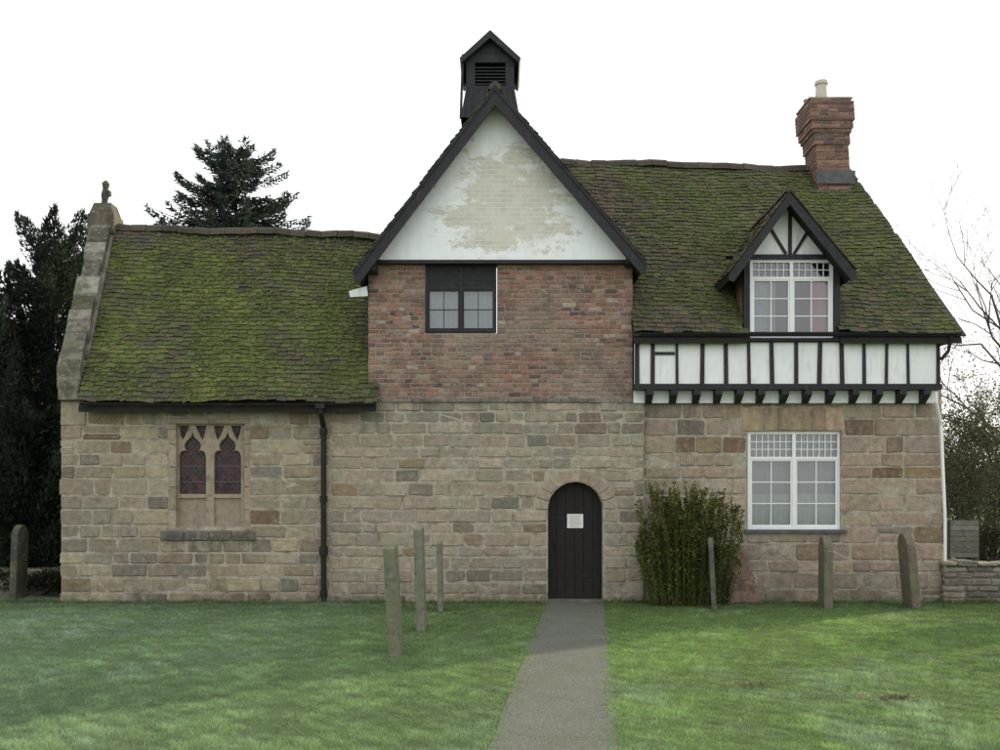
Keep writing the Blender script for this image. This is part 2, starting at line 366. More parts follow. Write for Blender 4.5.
mb.poly(a+b,[(0,1,2,3),(4,7,6,5),(0,4,5,1),(1,5,6,2),(2,6,7,3),(3,7,4,0)],0,(.2,.18,.16))
mb.block([(XL,ZST+.012),(XL+.37,ZST+.012),(XL+.37,ZZ(378)),(XL,ZZ(378))],-.10,.5,(.25,.22,.175),0,.02,.006)
mb.block([(XL+.03,ZZ(377)),(XL+.36,ZZ(377)),(XL+.34,ZZ(358)),(XL+.06,ZZ(358))],-.04,.5,(.22,.195,.15),0,.02,.006)
ax=x0(YC)+.22
def rbox(cx,cy,z0,z1,w0,w1,c):
    v=[]
    for z,w in ((z0,w0),(z1,w1)): v+=[(cx-w,cy-w,z),(cx+w,cy-w,z),(cx+w,cy+w,z),(cx-w,cy+w,z)]
    mb.poly(v,[(0,1,5,4),(1,2,6,5),(2,3,7,6),(3,0,4,7),(4,5,6,7),(3,2,1,0)],0,c)
zt=ZZ(222,YC)
rbox(ax+.02,YC,zt-.3,zt+.1,.27,.26,(.15,.135,.11)); rbox(ax+.02,YC,zt+.1,zt+.34,.24,.17,(.12,.11,.09))
mb.build('gable_coping',[COPM],house,fix=True)
mb=MB()
zt=ZZ(205,YC)
mb.tube([(ax,YC,zt-.02),(ax,YC,zt+.08),(ax+.01,YC,zt+.2),(ax+.02,YC,zt+.33),(ax+.02,YC,zt+.43),(ax+.03,YC,zt+.49)],[.09,.06,.085,.06,.08,.03],8,0,(.085,.08,.068))
mb.box(ax-.02,ax+.12,YC-.05,YC+.05,zt+.18,zt+.28,0,(.085,.08,.068))
mb.build('stone_finial',[COPM],house,smooth=False)

# ---------------- tiled roofs
def tiles(mb,surf,nrm,u0,u1,rows,tw,colf,skip=None,mat=0,lift=.03):
    for i in range(rows):
        ta=i/rows; tb=min(1.0,(i+1.3)/rows); ua,ub=u0(ta),u1(ta); u=ua-(i%2)*tw/2-R(0,.02)
        while u<ub:
            w=tw*R(.93,1.06); a=max(u,ua); b=min(u+w-.007,ub); u+=w
            if b-a<.035: continue
            if skip and skip((a+b)/2,ta): continue
            dt=R(-.004,.004)*46/rows
            if random.random()<.03: dt-=R(.004,.012)
            l0=lift+R(-.008,.014); l1=lift+R(-.008,.014); up=.010
            p=[surf(a,ta+dt)+nrm*l0,surf(b,ta+dt+R(-.003,.003))+nrm*l1,surf(b,tb)+nrm*up,surf(a,tb)+nrm*up]
            q=[v-nrm*.016 for v in p]
            c=colf((a+b)/2,ta,p[0])
            mb.poly(p+q,[(0,1,2,3),(4,7,6,5),(0,4,5,1),(1,5,6,2),(3,7,4,0)],mat,c)
def ridge(mb,p,q,nrm_h,col,seg=.31,w=.15,h=.12,mat=0,wave=0):
    p=Vector(p);q=Vector(q);L=(q-p).length; n=int(L/seg); d=(q-p)/n; s=Vector(nrm_h); up=Vector((0,0,1))
    for i in range(n):
        wv=lambda k: up*wave*nz(k*.25,3,1)
        a=p+d*i+up*R(-.014,.018)+wv(i); b=p+d*(i+1)-d*.03+up*R(-.014,.018)+wv(i+1); sec=[(-w,-h),(-w*.75,-h*.2),(-w*.3,h*.28),(w*.3,h*.28),(w*.75,-h*.2),(w,-h)]
        v=[a+s*x+up*z for x,z in sec]+[b+s*x+up*z for x,z in sec]; m=len(sec)
        mb.poly(v,[(i2,i2+1,i2+1+m,i2+m) for i2 in range(m-1)]+[tuple(range(m)),tuple(range(2*m-1,m-1,-1))],mat,jit(col,.25))
MOSS=(.115,.136,.038); MOSSD=(.068,.080,.030); TB=(.078,.064,.048); TG=(.066,.062,.052)
def surf_c(x,t):
    zr=lerp(ZZ(228,YC),ZZ(238,YC),clamp((x+7.9)/5.4)); y=lerp(-.3,YC,t); z=lerp(ze,zr,t)
    o=nz(x*.6,t*3,5)*.07+nz(x*2,t*8,9)*.018; return Vector((x,y-o*.6,z+o*.7))
nc=Vector((0,-(zrid-ze),YC+.3)).normalized()
def col_c(x,t,p):
    m=.60+nz(x*.9,t*3.5,2)*.75+nz(x*3,t*12,7)*.6+.3*math.sin(math.pi*clamp(t*.95+.05))-clamp((x+4.2)*.28)*.3-max(0,t-.75)*2.0-max(0,.06-t)*3
    base=random.choice([TB,TG,(.088,.064,.048)]); mo=mixc(MOSSD,MOSS,.5+nz(x*1.5,t*6,4)+R(-.3,.3))
    return jit(mixc(base,mo,clamp(m+R(-.25,.25))),.18)
mb=MB()
lft=lambda t: XX(78,-.3)-SK*(t*(YC+.3))+.0
def rgt(t): return XX(377,-.3) if lerp(-.3,YC,t)<.03 else lerp(XX(380),-1.35,clamp((t-.1)/.9))
tiles(mb,surf_c,nc,lft,rgt,41,.165,col_c)
def quadslab(mb,a,b,c,d,th,mat,col=(1,1,1)):
    v=[Vector(p) for p in (a,b,c,d)]; w=[p-Vector((0,0,th)) for p in v]
    mb.poly(v+w,[(0,1,2,3),(7,6,5,4),(0,4,5,1),(1,5,6,2),(2,6,7,3),(3,7,4,0)],mat,col)
dz=Vector((0,0,-.09))
quadslab(mb,Vector((lft(0),-.28,ze))+dz,Vector((XX(376,-.3),-.28,ze))+dz,Vector((-2.3,YC,surf_c(-2.3,1).z))+dz,Vector((lft(1),YC,surf_c(lft(1),1).z))+dz,.08,1)
quadslab(mb,(lft(1),YC,zrid),(-1.35,YC,ZZ(238,YC)),(-1.35,5.75,3.4),(lft(1)-.5,5.75,3.4),.08,0,TG)
ridge(mb,(lft(1)+.05,YC,zrid+.04),(-1.35,YC,ZZ(239,YC)+.05),(0,1,0),(.07,.06,.045),wave=.10)
def cushions(mb,surf,nrm,num,xr,off,thr):
    for _ in range(num):
        t=random.random()**.9; a_,b_=xr(t); x=R(a_+.05,b_-.05)
        if nz(x*.9,t*3.5,off)+nz(x*4,t*9,1)*.4<thr or skipd(x,t): continue
        c=surf(x,t)+nrm*.03; r=R(.012,.045); a=Vector((1,0,0)); b=nrm.cross(a); h=R(.012,.035)
        ring=[c+a*math.cos(k)*r*R(.8,1.2)+b*math.sin(k)*r*.8 for k in (0,1.05,2.1,3.14,4.2,5.2)]
        mb.poly(ring+[c+nrm*h],[(k,(k+1)%6,6) for k in range(6)],0,jit(mixc(MOSSD,MOSS,R(.2,1.2)),.2))
DX0,DX1=XX(746,-.2),XX(838,-.2)
skipd=lambda x,t: DX0<x<DX1 and t<.40
cushions(mb,surf_c,nc,3200,lambda t:(lft(t),min(rgt(t),-2.4)),2,-.2)
chroof=mb.build('roof',[TILE,UNDER],house,label='mossy green tiled chapel roof')
def surf_m(x,t):
    zr=lerp(ZZ(162,YM),ZZ(170,YM),clamp((x-1.5)/5.8)); y=lerp(-.35,YM,t); z=lerp(zem,zr,t)
    o=nz(x*.6,t*3,15)*.07+nz(x*2,t*8,19)*.018; return Vector((x,y-o*.6,z+o*.7))
nm=Vector((0,-(zrm-zem),YM+.35)).normalized()
def col_m(x,t,p):
    m=.50+nz(x*.8,t*3.5,22)*.7+nz(x*3,t*12,27)*.6+.25*t-clamp((3.6-x)*.5)*.3
    base=random.choice([TB,TG,(.105,.078,.056),(.086,.070,.056)]); mo=mixc(MOSSD,(.095,.108,.040),.5+nz(x*1.5,t*6,4)+R(-.3,.3))
    return jit(mixc(base,mo,clamp(m+R(-.25,.25))*.9),.18)
mb=MB()
rm=lambda t: XX(963,-.35)-SK*t*(YM+.35)
def lm(t): return XX(634,-.35) if lerp(-.35,YM,t)<.05 else 0.0
tiles(mb,surf_m,nm,lm,rm,46,.168,col_m,skipd)
def mq(xa0,xb0,xa1,xb1,t0,t1):
    f=lambda x,t: Vector((x,lerp(-.33,YM,t),lerp(zem,zrm,t)-.09))
    quadslab(mb,f(xa0,t0),f(xb0,t0),f(xb1,t1),f(xa1,t1),.09,1)
xr4=rm(.4)
mq(XX(634,-.35),DX0,XX(634,-.35),DX0,0,.4); mq(DX1,rm(0)-.01,DX1,xr4-.01,0,.4); mq(XX(634),xr4-.01,XX(634),rm(1)-.01,.4,1); mq(.1,XX(634),.1,XX(634),.12,1)
quadslab(mb,(0,YM,zrm),(rm(1),YM,zrm),(rm(1)-.6,6.9,4.5),(0,6.9,4.5),.08,0,TG)
ridge(mb,(0,YM,ZZ(161,YM)+.04),(rm(1)-.02,YM,ZZ(171,YM)+.05),(0,1,0),(.08,.065,.05),wave=.08)
cushions(mb,surf_m,nm,2200,lambda t:(2.4,rm(t)),22,-.05)
mroof=mb.build('roof',[TILE,UNDER],house,label='brown and green tiled cottage roof')
mb=MB()
mb.beam((rm(0)+.01,-.36,zem-.05),(rm(1)+.01,YM,ZZ(171,YM)-.05),.03,.08,0,up=Vector((1,0,0)))
mb.box(XX(634,-.33),rm(0)-.01,-.34,-.30,zem-.05,zem-.005)
mb.box(XX(636,-.1),rm(0)-.06,-.30,.4,zem-.12,zem-.09)
mb.build('eaves_board',[BLACK],house)

# centre gable roof
ap=P(495,85,-.45); eL=P(354,272,-.45); eR=P(646,262,-.45)
mb=MB()
def sL(u,t): o=nz(u*.7,t*3,31)*.03; return Vector((lerp(eL.x,ap.x,t),u,lerp(eL.z,ap.z,t)+o))
def sR(u,t): o=nz(u*.7,t*3,41)*.03; return Vector((lerp(eR.x,ap.x,t),u,lerp(eR.z,ap.z,t)+o))
nL=Vector((-(ap.z-eL.z),0,ap.x-eL.x)).normalized(); nR=Vector(((ap.z-eR.z),0,eR.x-ap.x)).normalized()
cg=lambda x,t,p: jit(mixc(random.choice([TB,TG]),MOSSD,R(0,.5)),.2)
tiles(mb,sL,nL,lambda t:-.47+R(-.03,.02),lambda t:6.3,36,.168,cg,lift=.024); tiles(mb,sR,nR,lambda t:-.47+R(-.03,.02),lambda t:6.3,36,.168,cg,lift=.024)
ridge(mb,(ap.x,-.46,ap.z+.03),(ap.x,6.3,ap.z+.03),(1,0,0),(.07,.06,.05),.31,.12,.10)
th=.09
mb.prism([(eL.x,eL.z-.01),(ap.x,ap.z-.01),(ap.x,ap.z-.01-th*1.5),(eL.x+.05,eL.z-th*1.5)],-.40,6.25,1)
mb.prism([(eR.x,eR.z-.01),(eR.x-.05,eR.z-th*1.5),(ap.x,ap.z-.013-th*1.5),(ap.x,ap.z-.013)],-.40,6.25,1)
groof=mb.build('roof',[TILE,UNDER],house,label='steep tiled roof over the brick gable')
mb=MB()
for e,w in ((eL,1),(eR,-1)):
    vo=.31
    ai=(ap.x,ap.z-.03-vo); ei=(e.x+.08*w,e.z-vo*.66)
    mb.prism([(ap.x,ap.z-.035),(e.x,e.z-.035),(e.x,e.z-.17),ei,ai] ,-.455,-.405)
    mb.prism([(ap.x,ap.z-.02),(e.x-.02*w,e.z-.02),(e.x-.02*w,e.z-.08),(ap.x,ap.z-.09)],-.475,-.456)
mb.build('bargeboard',[BLACK],house)
mb=MB()
mb.box(XX(376),XX(628),-.13,-.02,ZZ(265),ZZ(261.5))
mb.box(XX(361),XX(378),-.40,.35,ZZ(275),ZZ(266)); mb.box(XX(625),XX(640),-.40,.35,ZZ(268),ZZ(260))
mb.build('gable_tie_beam',[BLACK],house)
mb=MB()
mb.prism([(XX(374),ZZ(261.3)),(XX(629),ZZ(261.3)),(XX(495),ZZ(95))],-.10,.3)
mb.build('gable_render_panel',[PEEL],house,label='white rendered gable panel with peeling beige patch')
# bellcote
yb=1.3; mb=MB(); cx=XX(490.5,yb); w=XX(517,yb)-cx
zt=ZZ(46,yb); zs=ZZ(68,yb); zb=ZZ(130,yb)
x0b,x1b=cx-w*.88,cx+w*.88
for (xa,xb) in ((x0b,x0b+.16),(x1b-.16,x1b)):
    mb.box(xa,xb,yb-w,yb-w+.14,zb-.3,zs); mb.box(xa,xb,yb+w-.14,yb+w,zb-.3,zs)
mb.box(x0b,x1b,yb-w-.005,yb-w+.1,zs-.12,zs+.02); mb.box(x0b,x1b,yb-w-.005,yb-w+.1,ZZ(97,yb)-.1,ZZ(97,yb))
nl=6
for i in range(nl):
    z=lerp(ZZ(95,yb),zs-.15,(i+.5)/nl)
    for sgn in (-1,1):
        yy=yb+sgn*(w-.06); xa,xb=x0b+.14,x1b-.14
        mb.poly([(xa,yy+.05*sgn,z-.04),(xb,yy+.05*sgn,z-.04),(xb,yy-.04*sgn,z+.03),(xa,yy-.04*sgn,z+.03),(xa,yy+.05*sgn,z-.022),(xb,yy+.05*sgn,z-.022)],[(0,1,2,3),(3,2,5,4),(0,4,5,1)])
mb.box(x0b+.02,x0b+.06,yb-w+.1,yb+w-.1,zb,zs); mb.box(x1b-.06,x1b-.02,yb-w+.1,yb+w-.1,zb,zs); mb.box(x0b+.1,x1b-.1,yb-.03,yb+.03,zb,zs)
zk=ZZ(98,yb)
sk=[(x0b,yb-w,zk),(x1b,yb-w,zk),(x1b,yb+w,zk),(x0b,yb+w,zk)]; e=.10
sb=[(x0b-e,yb-w-e,zb),(x1b+e,yb-w-e,zb),(x1b+e,yb+w+e,zb),(x0b-e,yb+w+e,zb)]
mb.poly(sk+sb,[(0,4,5,1),(1,5,6,2),(2,6,7,3),(3,7,4,0)])
for i in range(9):
    f=(i+.5)/9; mb.beam((lerp(x0b,x1b,f),yb-w-.012,zk),(lerp(x0b-e,x1b+e,f),yb-w-e-.012,zb),.012,.012)
xe0,xe1=XX(461,yb),XX(520,yb); ze2=ZZ(73,yb)
for s0,xe in ((1,xe0),(-1,xe1)):
    mb.prism([(cx,zt),(xe,ze2),(xe+.03*s0,ze2-.09),(cx,zt-.14)],yb-w-.14,yb+w+.14)
mb.prism([(x0b,zs),(x1b,zs),(cx,zt-.12)],yb-w+.02,yb+w-.02)
mb.beam((x0b-.06,yb-w-.05,zs),(x0b-.10,yb-w-.05,zb),.045,.045)
mb.build('bellcote',[BLACK],house,label='black louvred timber bell turret with small gabled cap')

# ---------------- windows
def bars(mb,x0,x1,z0,z1,y,t,d,nx,nz_,mat=0):
    for i in range(1,nx): x=lerp(x0,x1,i/nx); mb.box(x-t/2,x+t/2,y,y+d,z0,z1,mat)
    for i in range(1,nz_): z=lerp(z0,z1,i/nz_); mb.box(x0,x1,y+.002,y+d-.002,z-t/2,z+t/2,mat)
def window(pl,pr,pt,pb,y,mat,lat_px,lat,cols,rows,fr=.05,parent=house,name='window',glass=GLASS,label=None,bt=.018):
    x0,x1,z0,z1=XX(pl,y),XX(pr,y),ZZ(pb,y),ZZ(pt,y); mb=MB(); zl=ZZ(lat_px,y); xm=(x0+x1)/2
    mb.box(x0,x0+fr,y,y+.09,z0,z1); mb.box(x1-fr,x1,y,y+.09,z0,z1); mb.box(x0+fr,x1-fr,y,y+.09,z1-fr,z1); mb.box(x0+fr,x1-fr,y,y+.09,z0,z0+fr)
    mb.box(xm-fr*.55,xm+fr*.55,y-.004,y+.086,z0+fr,z1-fr); mb.box(x0+fr,xm-fr*.55,y+.003,y+.08,zl-.022,zl+.022); mb.box(xm+fr*.55,x1-fr,y+.003,y+.08,zl-.022,zl+.022)
    for a,b in ((x0+fr,xm-fr*.55),(xm+fr*.55,x1-fr)):
        s=.028
        mb.box(a+.002,a+s,y+.012,y+.06,z0+fr,zl-.022); mb.box(b-s,b-.002,y+.012,y+.06,z0+fr,zl-.022); mb.box(a+s,b-s,y+.012,y+.06,z0+fr,z0+fr+s); mb.box(a+s,b-s,y+.012,y+.06,zl-.022-s,zl-.022)
        bars(mb,a+s,b-s,z0+fr+s,zl-.022-s,y+.02,bt,.03,cols,rows)
        bars(mb,a,b,zl+.022,z1-fr,y+.02,.013,.025,lat[0],lat[1])
    ob=mb.build(name,[mat],parent,label=label)
    g=MB()
    for a,b in ((x0+.02,xm),(xm,x1-.02)):
        o=R(-.006,.006); o2=R(-.006,.006)
        g.face([(a,y+.045+o,z0+.02),(b,y+.045-o,z0+.02),(b,y+.045-o+o2,zl),(a,y+.045+o+o2,zl)]); g.face([(a,y+.045,zl),(b,y+.045,zl),(b,y+.045,z1-.02),(a,y+.045,z1-.02)])
    g.build('glass',[glass],ob)
    return ob,(x0,x1,z0,z1)
def cloth(mb,x0,x1,z0,z1,y,col,n=24,amp=.02):
    xs=[lerp(x0,x1,i/n) for i in range(n+1)]; ys=[y+amp*math.sin(i*1.9)+R(-.004,.004) for i in range(n+1)]
    for i in range(n): mb.face([(xs[i],ys[i],z0),(xs[i+1],ys[i+1],z0),(xs[i+1],ys[i+1],z1),(xs[i],ys[i],z1)],0,col)
w1,b1=window(747.5,840.5,431,529.5,YR+.06,WPAINT,458,(7,3),2,3,.055,label='large white casement window with leaded upper lights')
mb=MB(); cloth(mb,b1[0]+.02,b1[1]-.02,b1[2],lerp(b1[2],b1[3],.36),YR+.19,(.62,.63,.62),40); cloth(mb,b1[0]+.02,b1[1]-.02,b1[2]+.1,b1[3],YR+.28,(.40,.43,.45),30)
mb.build('curtain',[CURT],w1,smooth=True)
mb=MB(); mb.box(b1[0]-.08,b1[1]+.08,YR-.05,YR+.12,b1[2]-.06,b1[2]-.003); mb.build('sill',[LEAD],w1)
w2,b2=window(425.5,496.5,263,332,.03,BLACK,288,(8,3),2,2,.042,label='small black timber casement window',bt=.012)
mb=MB(); cloth(mb,b2[0]+.02,b2[1]-.02,b2[2],b2[3]-.45,.22,(.36,.42,.48),30); mb.build('curtain',[CURT],w2,smooth=True)
mb=MB(); mb.box(b2[0]+.03,b2[1]-.03,.06,.07,ZZ(287.5),b2[3]-.03); mb.build('blind_panel',[BLACK],w2)

# church window
mb=MB(); tc=(.35,.285,.21); yw=.09
def light_hole(cx,hw,zb,zsp,zt):
    pts=[(cx-hw,zb),(cx+hw,zb),(cx+hw,zsp)]
    H=zt-zsp; prof=[(1.0,0),(.99,.12),(.93,.24),(.80,.32),(.62,.34),(.48,.33),(.58,.42),(.62,.52),(.58,.62),(.46,.72),(.28,.80),(.12,.90),(.0,1.10)]
    for a,b in prof[1:]: pts.append((cx+hw*a,zsp+H*b))
    for a,b in prof[1:-1][::-1]: pts.append((cx-hw*a,zsp+H*b))
    pts.append((cx-hw,zsp)); return pts
cxa,cxb=XX(192.5,yw),XX(227.5,yw); hw=XX(513.5,yw)
holes=[]
for c in (cxa,cxb):
    holes.append(light_hole(c,hw,ZZ(494,yw),ZZ(459,yw),ZZ(434,yw)))
    zt=ZZ(425,yw)
    for s in (-1,1):
        q=[(.245,-.012),(.215,-.17),(.175,-.27),(.135,-.20),(.085,-.10),(.055,-.012)]
        L=[(c+s*a,zt+b) for a,b in q]
        holes.append(L if s>0 else L[::-1])
    x0h,x1h=c-hw,c+hw
    holes.append([(x0h,ZZ(526,yw)),(x1h,ZZ(526,yw)),(x1h,ZZ(498,yw)),(x0h,ZZ(498,yw))])
wx0,wx1,wz0,wz1=XX(175,yw),XX(245,yw),ZZ(528,yw),ZZ(423,yw)
mb.slab([(wx0,wz0),(wx1,wz0),(wx1,wz1),(wx0,wz1)],holes,yw,yw+.12,0,tc)
for c in (cxa,cxb): mb.box(c-hw-.01,c+hw+.01,yw+.04,yw+.11,ZZ(527,yw),ZZ(497,yw),0,(.31,.26,.20))
zz=[wl[2],wl[2]+.35,wl[2]+.75,wl[2]+1.1,wl[2]+1.5,wl[3]-.20]
for a,b in zip(zz[:-1],zz[1:]):
    for (p,q) in ((wl[0],XX(176)),(XX(244),wl[1])): mb.block([(p+.006,a+.004),(q,a+.004),(q,b-.004),(p+.006,b-.004)],-.003,.2,jit(tc,.16),0,.010,.003)
mb.block([(wl[0]+.006,wl[3]-.10),(XX(209),wl[3]-.10),(XX(209),wl[3]-.004),(wl[0]+.006,wl[3]-.004)],-.003,.3,jit(tc,.1),0,.010,.003)
mb.block([(XX(209)+.008,wl[3]-.10),(wl[1]-.006,wl[3]-.10),(wl[1]-.006,wl[3]-.004),(XX(209)+.008,wl[3]-.004)],-.003,.3,jit(tc,.1),0,.010,.003)
for (p,q) in ((wl[0],XX(176)),(XX(244),wl[1])): mb.block([(p+.006,wl[3]-.198),(q,wl[3]-.198),(q,wl[3]-.104),(p+.006,wl[3]-.104)],-.003,.2,jit(tc,.12),0,.008,.003)
tw=mb.build('church_window',[TRAC],house,label='gothic two-light stone tracery window')
mb=MB(); mb.box(wx0+.03,wx1-.03,yw+.065,yw+.072,ZZ(496,yw),wz1-.01); mb.build('glass',[LGLASS],tw)
mb=MB()
for c in (cxa,cxb):
    for i in range(-3,16):
        zc=ZZ(494,yw)+i*.10
        for s in (-1,1):
            p=Vector((c-hw*s,yw+.058,zc)); q=Vector((c+hw*s,yw+.058,zc+.5))
            if q.z<wz1+.1 and p.z>ZZ(495,yw)-.02: mb.beam(p,q,.007,.007)
    for z in (ZZ(482,yw),ZZ(466,yw)): mb.box(c-hw,c+hw,yw+.046,yw+.054,z-.008,z+.008)
mb.build('lead_lattice',[M('lead_came',(.13,.12,.115),.7,.2,20,())],tw)
mb=MB()
x=XX(160)
while x<XX(256)-.1:
    L=min(R(.35,.6),XX(256)-x); mb.block([(x+.004,ZZ(541)),(x+L-.004,ZZ(541)),(x+L-.004,ZZ(530.5)),(x+.004,ZZ(530.5))],-.025,.12,jit((.15,.135,.115),.15),0,.02,.005); x+=L
mb.build('sill',[STONE],tw)

# ---------------- door
mb=MB(); yd=.22; sil=[(dcx-dr-.03,0.03),(dcx+dr+.03,0.03),(dcx+dr+.03,dzs)]+[(dcx+math.cos(math.pi*i/16)*(dr+.03),dzs+math.sin(math.pi*i/16)*(dr+.03)) for i in range(1,16)]+[(dcx-dr-.03,dzs)]
mb.prism(sil,yd,yd+.06)
npl=6
for i in range(npl):
    a=lerp(dcx-dr,dcx+dr,i/npl)+.005; b=lerp(dcx-dr,dcx+dr,(i+1)/npl)-.005
    h=lambda x: dzs+math.sqrt(max(0,(dr+.02)**2-(x-dcx)**2))
    mb.prism([(a,.035),(b,.035),(b,h(b)),((a+b)/2,h((a+b)/2)),(a,h(a))],yd-.018,yd)
for z in (.2,.62,.85,1.1,1.3,1.65,1.85):
    for i in range(npl):
        x=lerp(dcx-dr,dcx+dr,(i+.5)/npl)
        if abs(x-dcx)<.35 or z<1.7: mb.box(x-.011,x+.011,yd-.026,yd-.017,z-.011,z+.011,1)
door=mb.build('door',[DOORM,IRON],house,label='black arched plank door with a paper notice')
for z in (.42,1.45): mb=MB(); mb.box(dcx-dr+.02,dcx+dr-.12,yd-.028,yd-.019,z,z+.05); mb.build('hinge',[IRON],door)
mb=MB(); mb.tube([(dcx-.36,yd-.02,1.02),(dcx-.36,yd-.055,1.0),(dcx-.36,yd-.055,.93),(dcx-.36,yd-.02,.91)],.009,8); mb.build('handle',[IRON],door)
mb=MB(); nx0,nx1,nz0,nz1=XX(567,yd),XX(583,yd),ZZ(528,yd),ZZ(514,yd)
mb.box(nx0,nx1,yd-.034,yd-.030,nz0,nz1,0)
for i in range(6):
    z=lerp(nz1-.03,nz0+.03,i/5); mb.box(nx0+.03+(i%3)*.008,nx1-.03-((i*7)%4)*.014,yd-.0355,yd-.0345,z-.004,z+.003,1)
mb.build('paper_notice',[PAPER,INK],door)

# ---------------- timber framed jetty
YJ=-.2; zj0,zj1=ZZ(388,YJ),ZZ(332,YJ); xj0,xj1=XX(635,YJ),XX(940,YJ)
mb=MB()
def wbox(a,b,z0,z1): mb.box(a,b,YJ,YJ+.12,z0,z1)
dxa,dxb=XX(748,YJ),XX(836,YJ)
wbox(xj0,dxa,zj0,zj1); wbox(dxb,xj1,zj0,zj1); wbox(dxa,dxb,zj0,ZZ(339,YJ))
mb.poly([(xj1,YJ,zj0),(xj1,YJ,zj1),(xj1-.3,1.5,zj1),(xj1-.3,1.5,zj0)],[(0,1,2,3)])
mb.box(xj0,xj1-.02,-.02,.10,ZZ(403,0),zj0)
mb.build('plaster_infill',[WHITE],house,label='white plaster panels between black timbers')
mb=MB()
mb.box(xj0-.01,xj1+.02,YJ-.04,YJ+.2,ZZ(389.5,YJ),ZZ(384,YJ))
mb.box(xj0,xj1,YJ-.02,YJ-.001,ZZ(334,YJ),zj1)
for px in (637,652.5,677,702,726,749,772,796,819,842,864,886,908,938):
    top=zj1 if not(749<px<838) else ZZ(340,YJ)
    o=R(-.02,.02); wv=R(.045,.08)
    mb.prism([(XX(px,YJ)-wv/2,ZZ(384,YJ)),(XX(px,YJ)+wv/2,ZZ(384,YJ)),(XX(px,YJ)+wv*.45+o,top-.003),(XX(px,YJ)-wv*.45+o,top-.003)],YJ-.025,YJ-.001)
mb.box(XX(655,YJ),XX(674.5,YJ),YJ-.022,YJ-.001,ZZ(355,YJ),ZZ(352,YJ))
mb.box(XX(745,YJ),XX(840,YJ),YJ-.06,YJ+.05,ZZ(342.5,YJ),ZZ(338.5,YJ))
mb.build('timber_frame',[BLACK],house)
px=648
while px<938:
    mb=MB()
    x=XX(px,0); mb.poly([(x-.06,-.0,ZZ(404)),(x+.06,-.0,ZZ(404)),(x+.06,-.235,ZZ(396)),(x-.06,-.235,ZZ(396)),(x-.06,-.0,ZZ(391)),(x+.06,-.0,ZZ(391)),(x+.06,-.235,ZZ(390.2)),(x-.06,-.235,ZZ(390.2))],[(0,1,2,3),(4,7,6,5),(0,4,5,1),(1,5,6,2),(2,6,7,3),(3,7,4,0)]); px+=R(21,24)
    mb.build('jetty_bracket',[BLACK],house)

# ---------------- dormer
dm=MB(); yf=-.2; dap=P(790,190,-.6); dl=P(729,272,-.6); drr=P(857,271,-.6)
def s1(u,t): return Vector((lerp(dl.x,dap.x,t),u,lerp(dl.z,dap.z,t)))
def s2(u,t): return Vector((lerp(drr.x,dap.x,t),u,lerp(drr.z,dap.z,t)))
n1=Vector((-(dap.z-dl.z),0,dap.x-dl.x)).normalized(); n2=Vector(((dap.z-drr.z),0,drr.x-dap.x)).normalized()
cd=lambda x,t,p: jit(mixc(random.choice([TB,(.10,.07,.05)]),MOSSD,R(0,.5)),.2)
ym=lambda t: -.35+((lerp(dl.z,dap.z,t)-zem)/(zrm-zem))*(YM+.35)+.12
tiles(dm,s1,n1,lambda t:-.62+R(-.01,.01),ym,14,.168,cd,lift=.018); tiles(dm,s2,n2,lambda t:-.62+R(-.01,.01),ym,14,.168,cd,lift=.018)
ridge(dm,(dap.x,-.62,dap.z+.03),(dap.x,1.95,dap.z+.03),(1,0,0),(.08,.065,.05),.3,.09,.08)
dm.prism([(dl.x,dl.z-.01),(dap.x,dap.z-.01),(dap.x,dap.z-.13),(dl.x+.04,dl.z-.11)],-.55,1.7,1)
dm.prism([(drr.x,drr.z-.01),(drr.x-.04,drr.z-.11),(dap.x,dap.z-.133),(dap.x,dap.z-.013)],-.55,1.7,1)
dorm=dm.build('dormer',[TILE,UNDER],house,label='gabled dormer with black bargeboards and white window')
mb=MB()
for e,w in ((dl,1),(drr,-1)):
    mb.prism([(dap.x,dap.z-.03),(e.x,e.z-.03),(e.x,e.z-.13),(e.x+.08*w,e.z-.17),(dap.x,dap.z-.24)],-.60,-.555)
mb.build('bargeboard',[BLACK],dorm)
mb=MB(); zc=ZZ(257,yf)
mb.prism([(XX(744,yf),zc),(XX(841,yf),zc),(XX(791,yf),ZZ(196,yf))],yf,yf+.1)
mb.build('plaster_gable',[WHITE],dorm)
mb=MB(); yy=yf-.015
mb.box(XX(741,yf),XX(843,yf),yf-.05,yf+.08,ZZ(259.5,yf),ZZ(255,yf))
mb.beam(P(790,255,yy),P(790,200,yy),.06,.028)
for a,b in (((786,254),(769,226)),((794,254),(811,226))): mb.beam(P(*a,yy),P(*b,yy),.05,.024)
mb.box(XX(743.5,yf),XX(749.5,yf),yf-.03,yf+.09,ZZ(341,yf),ZZ(259.6,yf)); mb.box(XX(833.5,yf),XX(839.5,yf),yf-.03,yf+.09,ZZ(341,yf),ZZ(259.6,yf))
mb.build('timber_frame',[BLACK],dorm)
for xa,xb in ((XX(744.5,yf),XX(748,yf)),(XX(835,yf),XX(838.5,yf))):
    mb=MB(); mb.box(xa,xb,yf+.09,1.1,ZZ(338,yf)-.1,ZZ(262,yf)); mb.build('dormer_cheek',[PLAINB],dorm)
w3,b3=window(750,833,259.7,338,yf+.01,WPAINT,278,(6,2),2,3,.05,parent=dorm,label='white casement window with pink curtain inside')
mb=MB()
for a,b,c in [(lerp(b3[0],b3[1],.05),lerp(b3[0],b3[1],.34),(.40,.43,.46)),(lerp(b3[0],b3[1],.74),lerp(b3[0],b3[1],.97),(.56,.22,.28))]:
    cloth(mb,a,b,b3[2],b3[3]-.25,yf+.14,c,14)
mb.box(b3[0],b3[1],yf+.6,yf+.62,b3[2]-.1,b3[3],0,(.16,.16,.17))
